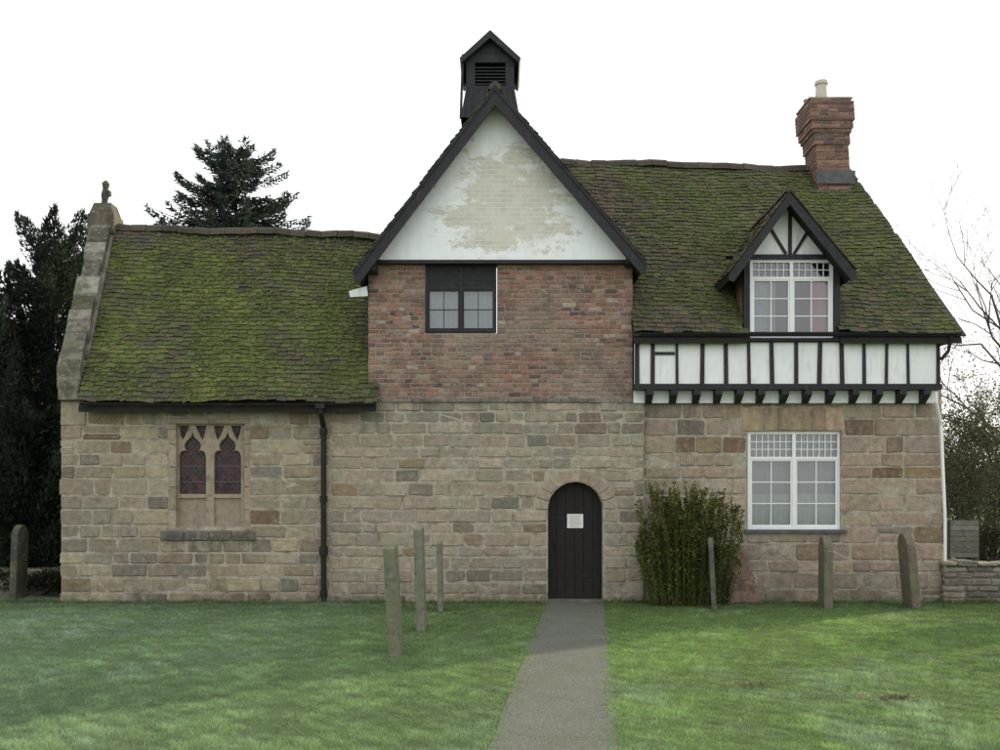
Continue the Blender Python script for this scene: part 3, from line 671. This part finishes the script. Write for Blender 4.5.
mb.build('curtain',[CURT],w3)

# ---------------- chimney
mb=MB(); yc=3.0; cxm=XX(829.5,yc); hwc=.36
zc0=ZZ(185,yc)-.3; zc1=ZZ(107,yc)
def ccol(x,z): return jit(random.choice([(.20,.11,.085),(.16,.09,.075),(.24,.14,.11),(.13,.085,.075)]),.2)
z=zc0; hb=.077
while z<zc1:
    f=(z-zc0)/(zc1-zc0); lean=-.12*f; zr=zc1-z
    ex=0.0
    if zr<.98: ex=.03
    if zr<.70: ex=.06
    if zr<.60: ex=.09
    if zr<.50: ex=.12
    if zr<.09: ex=.08
    a,b=cxm+lean-hwc-ex+.02,cxm+lean+hwc+ex-.03; ya,yb2=yc-hwc-ex,yc+hwc+ex
    mb.box(a+.01,b-.01,ya+.01,yb2-.01,z,z+hb,1)
    x=a
    while b-x>.03:
        L=R(.16,.24); L=b-x if b-x-L<.08 else L
        mb.block([(x+.005,z+.005),(x+L-.005,z+.005),(x+L-.005,z+hb-.006),(x+.005,z+hb-.006)],ya,.09,ccol(0,0),0,.006,.004); x+=L
    y=ya+.09
    while yb2-y>.03:
        L=R(.16,.24); L=yb2-y if yb2-y-L<.08 else L
        for s,xx in ((-1,a),(1,b)): mb.box(min(xx,xx-s*.05),max(xx,xx-s*.05),y+.005,y+L-.005,z+.005,z+hb-.006,0,ccol(0,0))
        y+=L
    z+=hb
mb.box(cxm-.56,cxm+.32,yc-.44,yc+.44,zc1,zc1+.03,2)
chim=mb.build('chimney',[BRICK,BMORT,BMORT],mroof,label='red brick chimney stack with corbelled cap')
mb=MB(); px_,py_=XX(820.5,yc),yc-.05; z0=zc1+.02
mb.tube([(px_,py_,z0),(px_,py_,z0+.06),(px_,py_,z0+.08),(px_,py_,z0+.40),(px_,py_,z0+.41),(px_,py_,z0+.48)],[.15,.15,.125,.11,.135,.13],16)
mb.build('chimney_pot',[M('cream_clay_pot',(.5,.47,.40),.8,.15,6,())],chim,smooth=False)
mb=MB(); px_=XX(811,yc)
mb.tube([(px_,yc+.2,z0),(px_,yc+.2,z0+.16),(px_,yc+.2,z0+.2)],[.10,.085,.10],12); mb.build('chimney_pot',[M('red_clay_pot',(.30,.17,.12),.85,.2,6,())],chim)
mb=MB(); ys=lambda z:-.35+(z-zem)/(zrm-zem)*(YM+.35)
v=[Vector((cxm-.40,ys(zrm-.62)-.03,zrm-.60)),Vector((cxm+.38,ys(zrm-.62)-.03,zrm-.60)),Vector((cxm+.38,yc-hwc-.02,zrm-.34)),Vector((cxm-.40,yc-hwc-.02,zrm-.34))]
mb.face([p+nm*.06 for p in v])
mb.build('lead_flashing',[LEAD],chim)

# ---------------- rainwater goods
def gutter(mb,xa,xb,yc_,zc_,r,sag=0):
    sec=[(math.cos(math.pi+math.pi*i/6)*r,math.sin(math.pi+math.pi*i/6)*r) for i in range(7)]
    k=6
    for j in range(k):
        a,b=lerp(xa,xb,j/k),lerp(xa,xb,(j+1)/k); za=zc_-sag*math.sin(j/k*math.pi); zb_=zc_-sag*math.sin((j+1)/k*math.pi)
        for i in range(6):
            mb.face([(a,yc_+sec[i][0],za+sec[i][1]),(b,yc_+sec[i][0],zb_+sec[i][1]),(b,yc_+sec[i+1][0],zb_+sec[i+1][1]),(a,yc_+sec[i+1][0],za+sec[i+1][1])])
mb=MB(); gutter(mb,XX(80,-.36),XX(376,-.36),-.36,ze-.02,.04,.015)
mb.build('gutter',[IRON],house)
mb=MB(); xp=XX(323.5,-.1)
mb.tube([(xp,-.36,ze-.08),(xp,-.36,ze-.18),(xp,-.09,ze-.42),(xp,-.09,.02)],.048,12)
for z in (ze-.55,1.75,.85,.1): mb.tube([(xp,-.09,z),(xp,-.09,z+.11)],.066,12)
mb.tube([(xp,-.09,.82),(xp,-.09,.98)],.075,12)
mb.box(xp-.08,xp+.08,-.43,-.27,ze-.12,ze-.03)
mb.build('drainpipe',[IRON],house,label='black cast iron drainpipe')
mb=MB()
mb.tube([(xj1+.12,-.36,zem-.06),(xj1+.10,-.30,zem-.3),(xj1-.02,-.28,zem-.45)],.03,10)
mb.build('drainpipe',[IRON],house)
mb=MB()
mb.tube([P(936,392,-.25),P(936,402,-.22),P(941,425,.02),P(945,520,.02),P(945,600,.02)],.028,10)
mb.build('drainpipe',[WPAINT],house,label='thin white drainpipe')
mb=MB(); gutter(mb,XX(640,-.42),XX(961,-.42),-.39,zem-.005,.028); mb.build('gutter',[BLACK],house)
mb=MB()
mb.poly([P(349,291,.15),P(367,286,.15),P(368,296,.2),P(350,297,.15),P(349,291,-.05),P(367,286,-.05),P(368,296,-.05),P(350,297,-.05)],[(4,5,6,7),(0,1,5,4),(2,3,7,6),(0,4,7,3)]); mb.build('lead_flashing',[WHITE],house)

# ---------------- ground, path, grass
def groundmat():
    m=NT('lawn_ground')
    c=m.mix(m.mr(m.noise(.35,4),.35,.65),(.11,.175,.065),(.14,.205,.08))
    c=m.mix(m.mr(m.noise(4,8,.7),.4,.7),c,(.085,.125,.045)); c=m.mix(m.mr(m.noise(40,4),.5,.75,0,.6),c,(.19,.25,.13))
    c=m.mix(m.mr(m.z()[0],2,-7,0,.35),c,(.18,.25,.19))
    m.l(c,m.b.inputs['Base Color']); m.b.inputs['Roughness'].default_value=1; m.b.inputs['Specular IOR Level'].default_value=.1
    m.l(m.bump(m.noise(60,6,.7),.8,.03),m.b.inputs['Normal']); return m.mat
mb=MB(); mb.face([(-400,-60,0),(400,-60,0),(400,700,0),(-400,700,0)]); g=mb.build('ground',[groundmat()]); g['kind']='structure'
def pathmat():
    m=NT('worn_asphalt')
    c=m.mix(m.mr(m.noise(70,5,.8),.40,.60),(.055,.060,.048),(.22,.225,.195)); c=m.mix(m.mr(m.noise(1.8,8,.7),.40,.62,0,.75),c,(.09,.11,.065))
    c=m.mix(m.mr(m.noise(130,2,.7),.58,.64,0,.9),c,(.40,.395,.35)); c=m.mix(m.mr(m.noise(110,2,.7,off=7.),.60,.66,0,.9),c,(.025,.028,.022))
    m.l(c,m.b.inputs['Base Color']); m.b.inputs['Roughness'].default_value=.95; m.l(m.bump(m.noise(90,4,.7),1,.025),m.b.inputs['Normal']); return m.mat
def plc(y): return lerp(XX(547),-.095,(-y)/9.98)
def prc(y): return lerp(XX(604),.853,(-y)/9.98)
def pl(y): return plc(y)+nz(0,y*.9,3)*.03+nz(4,y*6,3)*.012
def pr_(y): return prc(y)+nz(9,y*.9,3)*.03+nz(14,y*6,3)*.012
mb=MB(); ys_=[-i*.1-.03 for i in range(170)]
for a,b in zip(ys_[:-1],ys_[1:]): mb.face([(pl(a),a,.006),(pl(b),b,.006),(pr_(b),b,.006),(pr_(a),a,.006)])
p=mb.build('path',[pathmat()]); p['kind']='structure'
N=480000
dep=np.exp(rng.uniform(np.log(6.3),np.log(17.3),N)); yb_=dep-D; xb_=rng.uniform(-.56,.56,N)*dep
def fnoise(x,y,s,seed):
    r=np.random.default_rng(seed); o=np.zeros_like(x)
    for k in range(7):
        a=r.uniform(0,2*np.pi); f=s*r.uniform(.5,2.2); o+=np.sin((x*np.cos(a)+y*np.sin(a))*f+r.uniform(0,6.28))
    return o/7*1.6
keep=np.ones(N,bool)
lo=lerp(XX(547),-.095,(-yb_)/9.98); hi=lerp(XX(604),.853,(-yb_)/9.98)
wob=.04+.045*fnoise(xb_*0,yb_,5.,21)+rng.normal(0.0,.04,N)
wob2=.04+.045*fnoise(xb_*0,yb_,5.,22)+rng.normal(0.0,.04,N)
keep&=~((xb_>lo+wob)&(xb_<hi-wob2)&(yb_<0)); keep&=~((yb_>-.02)&(xb_>XL)&(xb_<XR))
dep,xb_,yb_=dep[keep],xb_[keep],yb_[keep]; n=len(xb_)
cl=fnoise(xb_,yb_,3.,1); cl2=fnoise(xb_,yb_,14.,2); cl3=fnoise(xb_,yb_,34.,3)
h=rng.uniform(.012,.032,n)*(1+.45*cl+.4*cl2+.3*cl3); h=np.clip(h,.008,.075); wd=rng.uniform(.0022,.0045,n)*(dep/9)
near=(yb_>-.25); h[near]*=rng.uniform(1,3.8,near.sum())
ang=rng.uniform(0,2*np.pi,n); la=rng.uniform(0,2*np.pi,n); ll=h*rng.uniform(.3,1.5,n)
V=np.zeros((n,3,3),np.float32)
V[:,0,0]=xb_-np.cos(ang)*wd; V[:,0,1]=yb_-np.sin(ang)*wd; V[:,1,0]=xb_+np.cos(ang)*wd; V[:,1,1]=yb_+np.sin(ang)*wd
V[:,2,0]=xb_+np.cos(la)*ll; V[:,2,1]=yb_+np.sin(la)*ll; V[:,2,2]=h
me=bpy.data.meshes.new('grass'); me.vertices.add(n*3); me.vertices.foreach_set('co',V.ravel()); me.loops.add(n*3); me.loops.foreach_set('vertex_index',np.arange(n*3,dtype=np.int32))
me.polygons.add(n); me.polygons.foreach_set('loop_start',np.arange(0,n*3,3,dtype=np.int32)); me.update(calc_edges=True)
base=np.stack([np.full(n,.215),np.full(n,.345),np.full(n,.105)],1)
frost=np.clip((-xb_+2)/8,0,1)*.5+np.clip(.35*fnoise(xb_,yb_,1.2,5)+.35*fnoise(xb_,yb_,4.5,15),0,.5)+np.clip((-yb_-5)/6,0,1)*.15
frost=np.clip(frost,0,.95)
base=base*(1-frost[:,None])+np.array([.33,.45,.32])*frost[:,None]
dry=(rng.random(n)<.06); base[dry]=[.34,.31,.18]
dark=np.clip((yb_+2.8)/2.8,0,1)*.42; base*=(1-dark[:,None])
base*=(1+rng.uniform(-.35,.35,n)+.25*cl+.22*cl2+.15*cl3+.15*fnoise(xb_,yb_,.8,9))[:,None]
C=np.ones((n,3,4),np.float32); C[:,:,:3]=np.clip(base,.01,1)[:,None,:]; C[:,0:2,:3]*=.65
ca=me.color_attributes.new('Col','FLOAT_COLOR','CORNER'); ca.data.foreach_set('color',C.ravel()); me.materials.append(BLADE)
go=bpy.data.objects.new('grass',me); scene.collection.objects.link(go); go['kind']='stuff'; go['label']='short frosty lawn grass with ragged tufts'
mb=MB()
for cx_,cy_,s,nn in ((2.45,-7.6,.12,70),(3.55,-8.2,.12,90),(2.5,-3.6,.3,30),(-3.5,-4.5,1.2,40),(3.5,-6.5,2.2,110),(5.5,-3.0,1.5,60)):
    for i in range(nn):
        x=random.gauss(cx_,s); y=random.gauss(cy_,s*.5); a=R(0,6.3); l=R(.012,.03); z=R(.012,.04)
        mb.face([(x-math.cos(a)*l,y-math.sin(a)*l,z),(x+math.sin(a)*l*.6,y-math.cos(a)*l*.6,z+R(-.01,.01)),(x+math.cos(a)*l,y+math.sin(a)*l,z+R(-.01,.01)),(x-math.sin(a)*l*.6,y+math.cos(a)*l*.6,z)],0,jit((.13,.08,.05),.4))
fl=mb.build('fallen_leaves',[LEAF]); fl['kind']='stuff'; fl['label']='scattered brown fallen leaves on the lawn'

# ---------------- gravestones
def grave(px,pyb,pyt,th,wid,kind,lean,yaw,col,label):
    depg=F*HC/(pyb-497); y=depg-D; x=(px-500)*depg/F; h=(pyb-pyt)*depg/F
    n=12; prof=[(-wid/2,-.3),(wid/2,-.3)]
    if kind=='round':
        r=wid/2; prof+=[(wid/2*math.cos(math.pi*i/n),h-r*.8+r*.8*math.sin(math.pi*i/n)) for i in range(n+1)]
    elif kind=='shoulder':
        r=wid*.32; prof+=[(wid/2,h-r*.9),(r*1.05,h-r*.85)]+[(r*math.cos(math.pi*i/n),h-r*.8+r*.8*math.sin(math.pi*i/n)) for i in range(n+1)]+[(-r*1.05,h-r*.85),(-wid/2,h-r*.9)]
    else: prof+=[(wid/2,h-.03),(wid/2-.04,h),(-wid/2+.04,h),(-wid/2,h-.03)]
    mb=MB(); c=.012; m=len(prof)
    rings=[]
    for xo,ins in ((-th/2,c),(-th/2+c,0),(th/2-c,0),(th/2,c)):
        rings.append([(xo,p[0]*(1-ins/(wid/2)),p[1]-(ins if p[1]>0 else 0)) for p in prof])
    v=[q for r_ in rings for q in r_]; f=[tuple(range(m))[::-1],tuple(range(3*m,4*m))]
    for k in range(3):
        for i in range(m): j=(i+1)%m; f.append((k*m+i,k*m+j,(k+1)*m+j,(k+1)*m+i))
    mb.poly(v,f,0,col)
    ob=mb.build('gravestone',[GRAVE],None,(x,y+wid/2*.9,0),(R(-.02,.02),lean,yaw),fix=True)
    return thing(ob,label,'gravestone','gravestones standing in the churchyard lawn')
grave(394,657,547,.13,.55,'flat',-.055,.02,(.17,.17,.12),'tall thin lichen-grey headstone seen edge-on, leaning slightly')
grave(420,632,528,.12,.6,'flat',-.03,.03,(.18,.18,.135),'tall narrow grey-green headstone standing edge-on in lawn')
grave(440,612,542,.08,.5,'flat',-.02,.03,(.19,.19,.15),'small slim headstone standing edge-on near the wall')
grave(717,610,538,.08,.5,'shoulder',-.05,-.2,(.09,.095,.09),'dark slate headstone beside the green bush')
grave(831,609,537,.14,.6,'round',.0,-.16,(.15,.135,.105),'round-topped mossy headstone in front of the cottage window')
grave(919,609,533,.14,.6,'round',-.09,-.14,(.16,.13,.10),'round-topped brown headstone leaning beside the cottage corner')
grave(11,600,525,.12,.55,'round',.03,.12,(.07,.07,.06),'dark round-topped headstone under the evergreen tree')
mb=MB()
pts=[(-.24,-.05),(.25,-.05),(.27,.35),(.20,.75),(.08,1.0),(-.08,.97),(-.20,.62),(-.26,.3)]
mb.block(pts,0,.12,(1,1,1),0,.035,.012); mb.block([(-.3,-.05),(.32,-.05),(.24,.30),(.05,.42),(-.22,.34)],-.20,.2,(1,1,1),0,.05,.02)
ob=mb.build('broken_stone_slab',[BROWNST],None,(XX(741,-.15),-.14,0),(-.10,0,.05),fix=True); thing(ob,'broken brown stone slab leaning against the cottage wall','stone slab')

# ---------------- vegetation
def leaf(mb,p,d,l,w,col):
    d=d.normalized(); s=d.cross(Vector((R(-1,1),R(-1,1),R(-1,1)))).normalized()*w
    mb.face([p-s*.3,p+d*l*.5-s,p+d*l,p+d*l*.5+s],0,col)
def tri(mb,p,d,l,w,col):
    s=d.cross(Vector((R(-1,1),R(-1,1),R(-1,1)))).normalized()*w
    mb.face([p-s,p+s,p+d*l],0,col)
def rv():
    v=Vector((random.gauss(0,1),random.gauss(0,1),random.gauss(0,1))); return v.normalized()
def spruce(x,y,H,rad,z0,label,seed):
    random.seed(seed); e=empty('spruce_tree',(x,y,0),label,'tree')
    t=MB(); t.tube([(0,0,-.2),(0,0,H*.5),(0,0,H*.98)],[.22,.13,.02],8); t.build('trunk',[BARK],e)
    c=MB(); z=z0
    while z<H:
        f=(H-z)/(H-z0); r=rad*(f**.45)*.9+.15
        for k in range(7):
            a=R(0,6.283); L=r*R(.45,1.15)
            if random.random()<.12: L*=1.25
            up=R(.15,.5)+.4*(1-f); p=Vector((0,0,z+R(-.15,.15))); d=Vector((math.cos(a),math.sin(a),up-.25)).normalized()
            steps=max(4,int(L/.09)); q=p.copy(); pts=[q.copy()]
            for s in range(steps):
                g=s/steps; dd=(d+Vector((0,0,-.35*math.sin(g*3)+.6*g*g))).normalized(); q=q+dd*L/steps; pts.append(q.copy())
                m=5 if g<.2 else 10
                for _ in range(m):
                    side=Vector((-dd.y,dd.x,0))*random.choice((-1,1)); nd=(dd*R(.4,1)+side*R(.3,1)+Vector((0,0,R(-.65,.35)))).normalized()
                    o=R(.2,1)*(.34*(1-g)+.12)*min(1,L)
                    b=q+side*o*R(0,1)*.9+Vector((0,0,R(-.12,.05)))
                    sh=R(.5,1.3); tri(c,b,nd,R(.10,.24),R(.018,.036),(.046*sh,.066*sh,.050*sh))
            c.tube([pts[0],pts[len(pts)//2],pts[-1]],[.03,.02,.005],4,0,(.03,.025,.02))
        z+=R(.13,.22)
    c.build('crown',[LEAF],e)
spruce(XX(236,12),12,ZZ(149,12),2.9,7.4,'tall dark spruce with uneven sweeping branches behind chapel',3)
def yew(x,y,H,rx,label,seed,nplume=70,base=.3,name='evergreen_tree',cat='tree'):
    random.seed(seed); e=empty(name,(x,y,0),label,cat)
    t=MB(); t.tube([(0,0,-.2),(.05,0,1.5),(0,0,H*.6)],[.22,.16,.05],9)
    c=MB()
    for i in range(nplume):
        f=random.random()**.8; z=lerp(base,H*.93,f); r=rx*(math.sin(math.pi*clamp(.22+.74*f))**.7)*R(.2,1.15)
        a=R(0,6.283); cx_,cy_=math.cos(a)*r,math.sin(a)*r; L=R(.7,1.4); tilt=Vector((math.cos(a)*.5,math.sin(a)*.5,1)).normalized()
        sh0=R(.5,1.5)
        if i%4==0: t.tube([(0,0,max(.5,z-1.2)),(cx_,cy_,z)],[.05,.02],5)
        for k in range(270):
            g=random.random(); wv=.30*(1-g)**.7+.03; o=rv()*wv*random.random()**.4
            p=Vector((cx_,cy_,z))+tilt*L*(g-.3)+Vector((o.x,o.y,o.z*.6)); sh=sh0*R(.5,1.4)
            tri(c,p,(tilt*.7+Vector((o.x,o.y,R(-.3,.3)))*2.5+rv()*.3).normalized(),R(.07,.17),R(.014,.030),(.030*sh,.045*sh,.028*sh))
    t.build('trunk',[BARK],e); c.build('crown',[LEAF],e)
yew(XX(52,4.5),4.5,ZZ(216,4.5),1.4,'dark feathery evergreen rising beside the chapel gable',11,150)
yew(XX(-30,3.6),3.6,ZZ(280,3.6),1.9,'broad dark evergreen tree with drooping plumes',12,200,.1)
yew(XX(28,2.2),2.4,3.4,1.0,'low shaded evergreen shrub beside the chapel wall',13,110,.1,'evergreen_shrub','shrub')
yew(XX(10,9),9,6.3,2.6,'dark evergreen tree closing the gap behind',14,150,.1)
def bare(x,y,H,label,seed,levels=5,spread=.5,leafy=0,lc=(.08,.075,.03)):
    random.seed(seed); e=empty('bare_tree',(x,y,0),label,'tree'); t=MB(); c=MB()
    def br(p,d,L,r,lv):
        q=p+d*L*.5+rv()*L*.06; s=q+(d+rv()*.25+Vector((0,0,.08))).normalized()*L*.5
        t.tube([p,q,s],[r,r*.8,r*.6],6 if lv>2 else 3)
        if leafy and lv<=1:
            for k in range(leafy):
                sh=R(.5,1.5); leaf(c,lerp(p,s,random.random())+rv()*.15,rv(),R(.05,.09),R(.015,.03),tuple(v*sh for v in lc))
        if lv<=0: return
        for k in range(random.choice((2,3,3,4)) if lv>1 else 4):
            nd=(d+rv()*spread*1.5).normalized(); nd=(nd+Vector((0,0,.12))).normalized(); st=lerp(q,s,R(0,1)) if k else s
            br(st,nd,L*R(.6,.85),r*R(.45,.62),lv-1)
    br(Vector((0,0,-.1)),Vector((R(-.05,.05),0,1)).normalized(),H*.30,H*.013,levels)
    t.build('trunk',[TWIG],e)
    if leafy: c.build('crown',[LEAF],e)
bare(XX(1040,9),9,12,'tall bare winter tree with fine twigs behind cottage',21,6)
bare(XX(985,13),13,7.6,'bare brown tree with sparse leaves beyond garden',22,6,.55,4,(.11,.10,.05))
bare(XX(955,16),16,6.4,'bare twiggy tree beyond the garden wall',23,6,.6,3,(.10,.09,.05))
bare(XX(1010,6),6,5.2,'twiggy garden shrub tree beside the low wall',24,6,.6,6,(.09,.09,.045))
def shrub(x,y,rx,ry,H,label,seed,n=9000,col=(.05,.06,.025),name='shrub',sz=.07):
    random.seed(seed); e=empty(name,(x,y,0),label,'shrub'); c=MB(); t=MB()
    lobes=[(R(-rx,rx)*.7,R(-ry,ry)*.7,R(.25,.8)*H,R(.3,.55)) for _ in range(18)]
    for lx,ly,lz,lr in lobes: t.tube([(lx*.2,ly*.2,0),(lx*.7,ly*.7,lz*.6),(lx,ly,lz)],[.04,.025,.01],5)
    for i in range(n):
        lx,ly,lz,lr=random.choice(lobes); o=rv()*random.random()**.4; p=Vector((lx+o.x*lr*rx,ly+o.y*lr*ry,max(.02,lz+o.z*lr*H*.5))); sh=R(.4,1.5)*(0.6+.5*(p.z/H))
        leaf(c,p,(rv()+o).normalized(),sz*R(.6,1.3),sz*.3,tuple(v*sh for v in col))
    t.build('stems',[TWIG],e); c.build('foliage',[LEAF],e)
shrub(XX(992,9),9,2.0,1.2,4.6,'tall olive-brown hedge shrub beyond the wall',31,15000,(.095,.09,.05))
shrub(XX(1050,5),5,1.6,1.2,2.2,'dark green garden shrub behind the low wall',32,9000,(.05,.065,.03))
shrub(XX(985,4.4),4.4,.9,.5,1.5,'low olive garden plant behind the wall',33,5500,(.07,.065,.035),sz=.05)
shrub(XX(965,20),22,5,2,4.6,'distant hedge in brown winter leaf',34,14000,(.095,.09,.06),sz=.12)
shrub(XX(20,.6),1.2,.9,.5,.55,'low dark undergrowth beneath the evergreen',35,4000,(.03,.03,.018),sz=.06)
# added shrubs out of frame; their gaps break the low sun into lawn streaks
for i,(yy_,hh_,rr) in enumerate(((-4.3,2.9,.42),(-3.1,3.3,.38),(-1.95,2.9,.36),(-.8,3.4,.42),(.5,3.0,.45),(1.7,3.4,.5))):
    shrub(12.6+.3*(i%2),yy_,.5,rr,hh_,'unseen shrub added to break sunlight into streaks',70+i,4200,(.05,.06,.03),name='added_shade_shrub',sz=.10)
random.seed(40); mb=MB()
for i in range(26000):
    x=R(-160,160); h=5+3*nz(x*.06,2,1)+1.5*nz(x*.3,5,1); y=95+R(-5,5); z=random.random()**.7*h; sh=R(.5,1.4); p=Vector((x,y,z))
    leaf(mb,p,rv(),R(.7,1.5),R(.2,.5),(.08*sh,.08*sh,.065*sh))
fw=mb.build('far_wood',[LEAF]); fw['kind']='stuff'; fw['label']='hazy distant line of winter woodland'
# bush against the wall
random.seed(50); e=empty('wall_bush',(XX(687,-.4),-.42,0),'dense yellow-green leafy bush against the stone wall','bush')
c=MB(); t=MB()
for i in range(340):
    bx=random.gauss(-.0,.42); bx=clamp(bx,-.74,.80); by=R(-.3,.25); top=1.95-.15*clamp(bx+.1)-.45*max(0,abs(bx)-.55)+.10*math.sin(bx*11+1)
    hgt=top*R(.45,1.06); fan=bx*.16+random.gauss(0,.07)
    if i%9==0: hgt*=1.07
    pts=[Vector((bx*.80,by,0)),Vector((bx*.92+fan*.3,by-.03,hgt*.5)),Vector((bx+fan*.6,by-R(0,.12),hgt*.85)),Vector((bx+fan*1.2+R(-.06,.06),by-R(0,.2),hgt))]
    t.tube(pts,[.007,.006,.004,.0015],3)
    for k in range(88):
        g=random.random()**.75*3; a=min(2,int(g)); p=pts[a].lerp(pts[a+1],g-a)+rv()*R(0,.065)*(1.25-g/4); p.x=clamp(p.x,-.84,.86); p.z=max(.01,p.z)
        sh=R(.45,1.4)*(.8+.5*nz(p.x*4,p.z*4,by*3))
        cc=(.10,.125,.03) if random.random()<.6 else (.20,.195,.05)
        leaf(c,p,(rv()+Vector((0,0,.5))).normalized(),R(.03,.065),R(.008,.016),tuple(v*sh for v in cc))
t.build('stems',[M('green_stem',(.06,.08,.025),.8,.2,8,())],e); c.build('foliage',[LEAF],e)
# ---------------- low garden walls
def lowwall(x0,x1,y,h,label,seed):
    random.seed(seed); mb=MB(); z=-.05
    while z<h-.05:
        hh=R(.09,.16); fill_row(mb,x0+R(-.02,.02),x1,z,z+hh,[],(.15,.42),y,lambda a,b:jit(random.choice([(.25,.215,.18),(.19,.165,.14),(.29,.25,.21),(.13,.12,.10)]),.2),0,.016,.12,.02,.012); z+=hh
    mb.box(x0+.03,x1,y+.03,y+.42,-.2,z-.02,1)
    x=x0-.03
    while x<x1:
        L=R(.25,.45); mb.block([(x,z),(x+L-.015,z),(x+L-.03,z+R(.06,.12)),(x+.015,z+R(.06,.12))],y-.03,.5,jit((.20,.185,.14),.25),0,.02,.014); x+=L
    return thing(mb.build('garden_wall',[STONE,SLABST]),label,'wall')
lowwall(XX(944,-.05),14.5,-.05,.60,'low dry-stone garden wall with rough coping',61)
lowwall(-16,XX(60,.7)-.0,1.2,.35,'low rubble wall in the shade beside the chapel',62)
random.seed(63); mb=MB(); FEN=M('grey_fence_timber',None,.9,.3,10,((40,.5,.004),)); y=2.6
for i in range(7): z=.62+i*.108; mb.box(XX(950,y),XX(978,y),y-.004*i,y+.02,z,z+.098,0,jit((.20,.195,.17),.25))
for x in (XX(950,y),XX(964,y),XX(978,y)): mb.box(x-.04,x+.04,y+.021,y+.1,-.1,1.38,0,(.10,.095,.085))
thing(mb.build('garden_fence',[FEN]),'weathered grey boarded fence behind the garden wall','fence')

# ---------------- light, sky, camera
el=math.radians(16); az=math.radians(52)
S=Vector((math.sin(az)*math.cos(el),math.cos(az)*math.cos(el),math.sin(el)))
ld=bpy.data.lights.new('sun','SUN'); ld.energy=5.0; ld.angle=math.radians(.5); ld.color=(1,.86,.60)
lo_=bpy.data.objects.new('sun',ld); scene.collection.objects.link(lo_); lo_.rotation_euler=S.to_track_quat('Z','Y').to_euler(); lo_.location=(20,20,15)
w=bpy.data.worlds.new('World'); scene.world=w; w.use_nodes=True; nt=w.node_tree; bg=nt.nodes['Background']
sky=nt.nodes.new('ShaderNodeTexSky'); sky.sky_type='NISHITA'; sky.sun_disc=False; sky.sun_elevation=el; sky.sun_rotation=az; sky.air_density=1; sky.dust_density=2
mx=nt.nodes.new('ShaderNodeMix'); mx.data_type='RGBA'; mx.inputs[0].default_value=.85; mx.inputs[7].default_value=(15.7,15.9,16.0,1)
nt.links.new(sky.outputs[0],mx.inputs[6]); nt.links.new(mx.outputs[2],bg.inputs[0]); bg.inputs[1].default_value=.1
cd_=bpy.data.cameras.new('camera'); cam=bpy.data.objects.new('camera',cd_); scene.collection.objects.link(cam)
cam.location=(0,-D,HC); cam.rotation_euler=(math.radians(90),0,0); cd_.sensor_width=36; cd_.lens=35; cd_.shift_y=.122; cd_.clip_end=2000; cd_.clip_start=.1
scene.camera=cam
scene.view_settings.view_transform='Standard'; scene.view_settings.look='None'; scene.view_settings.exposure=0
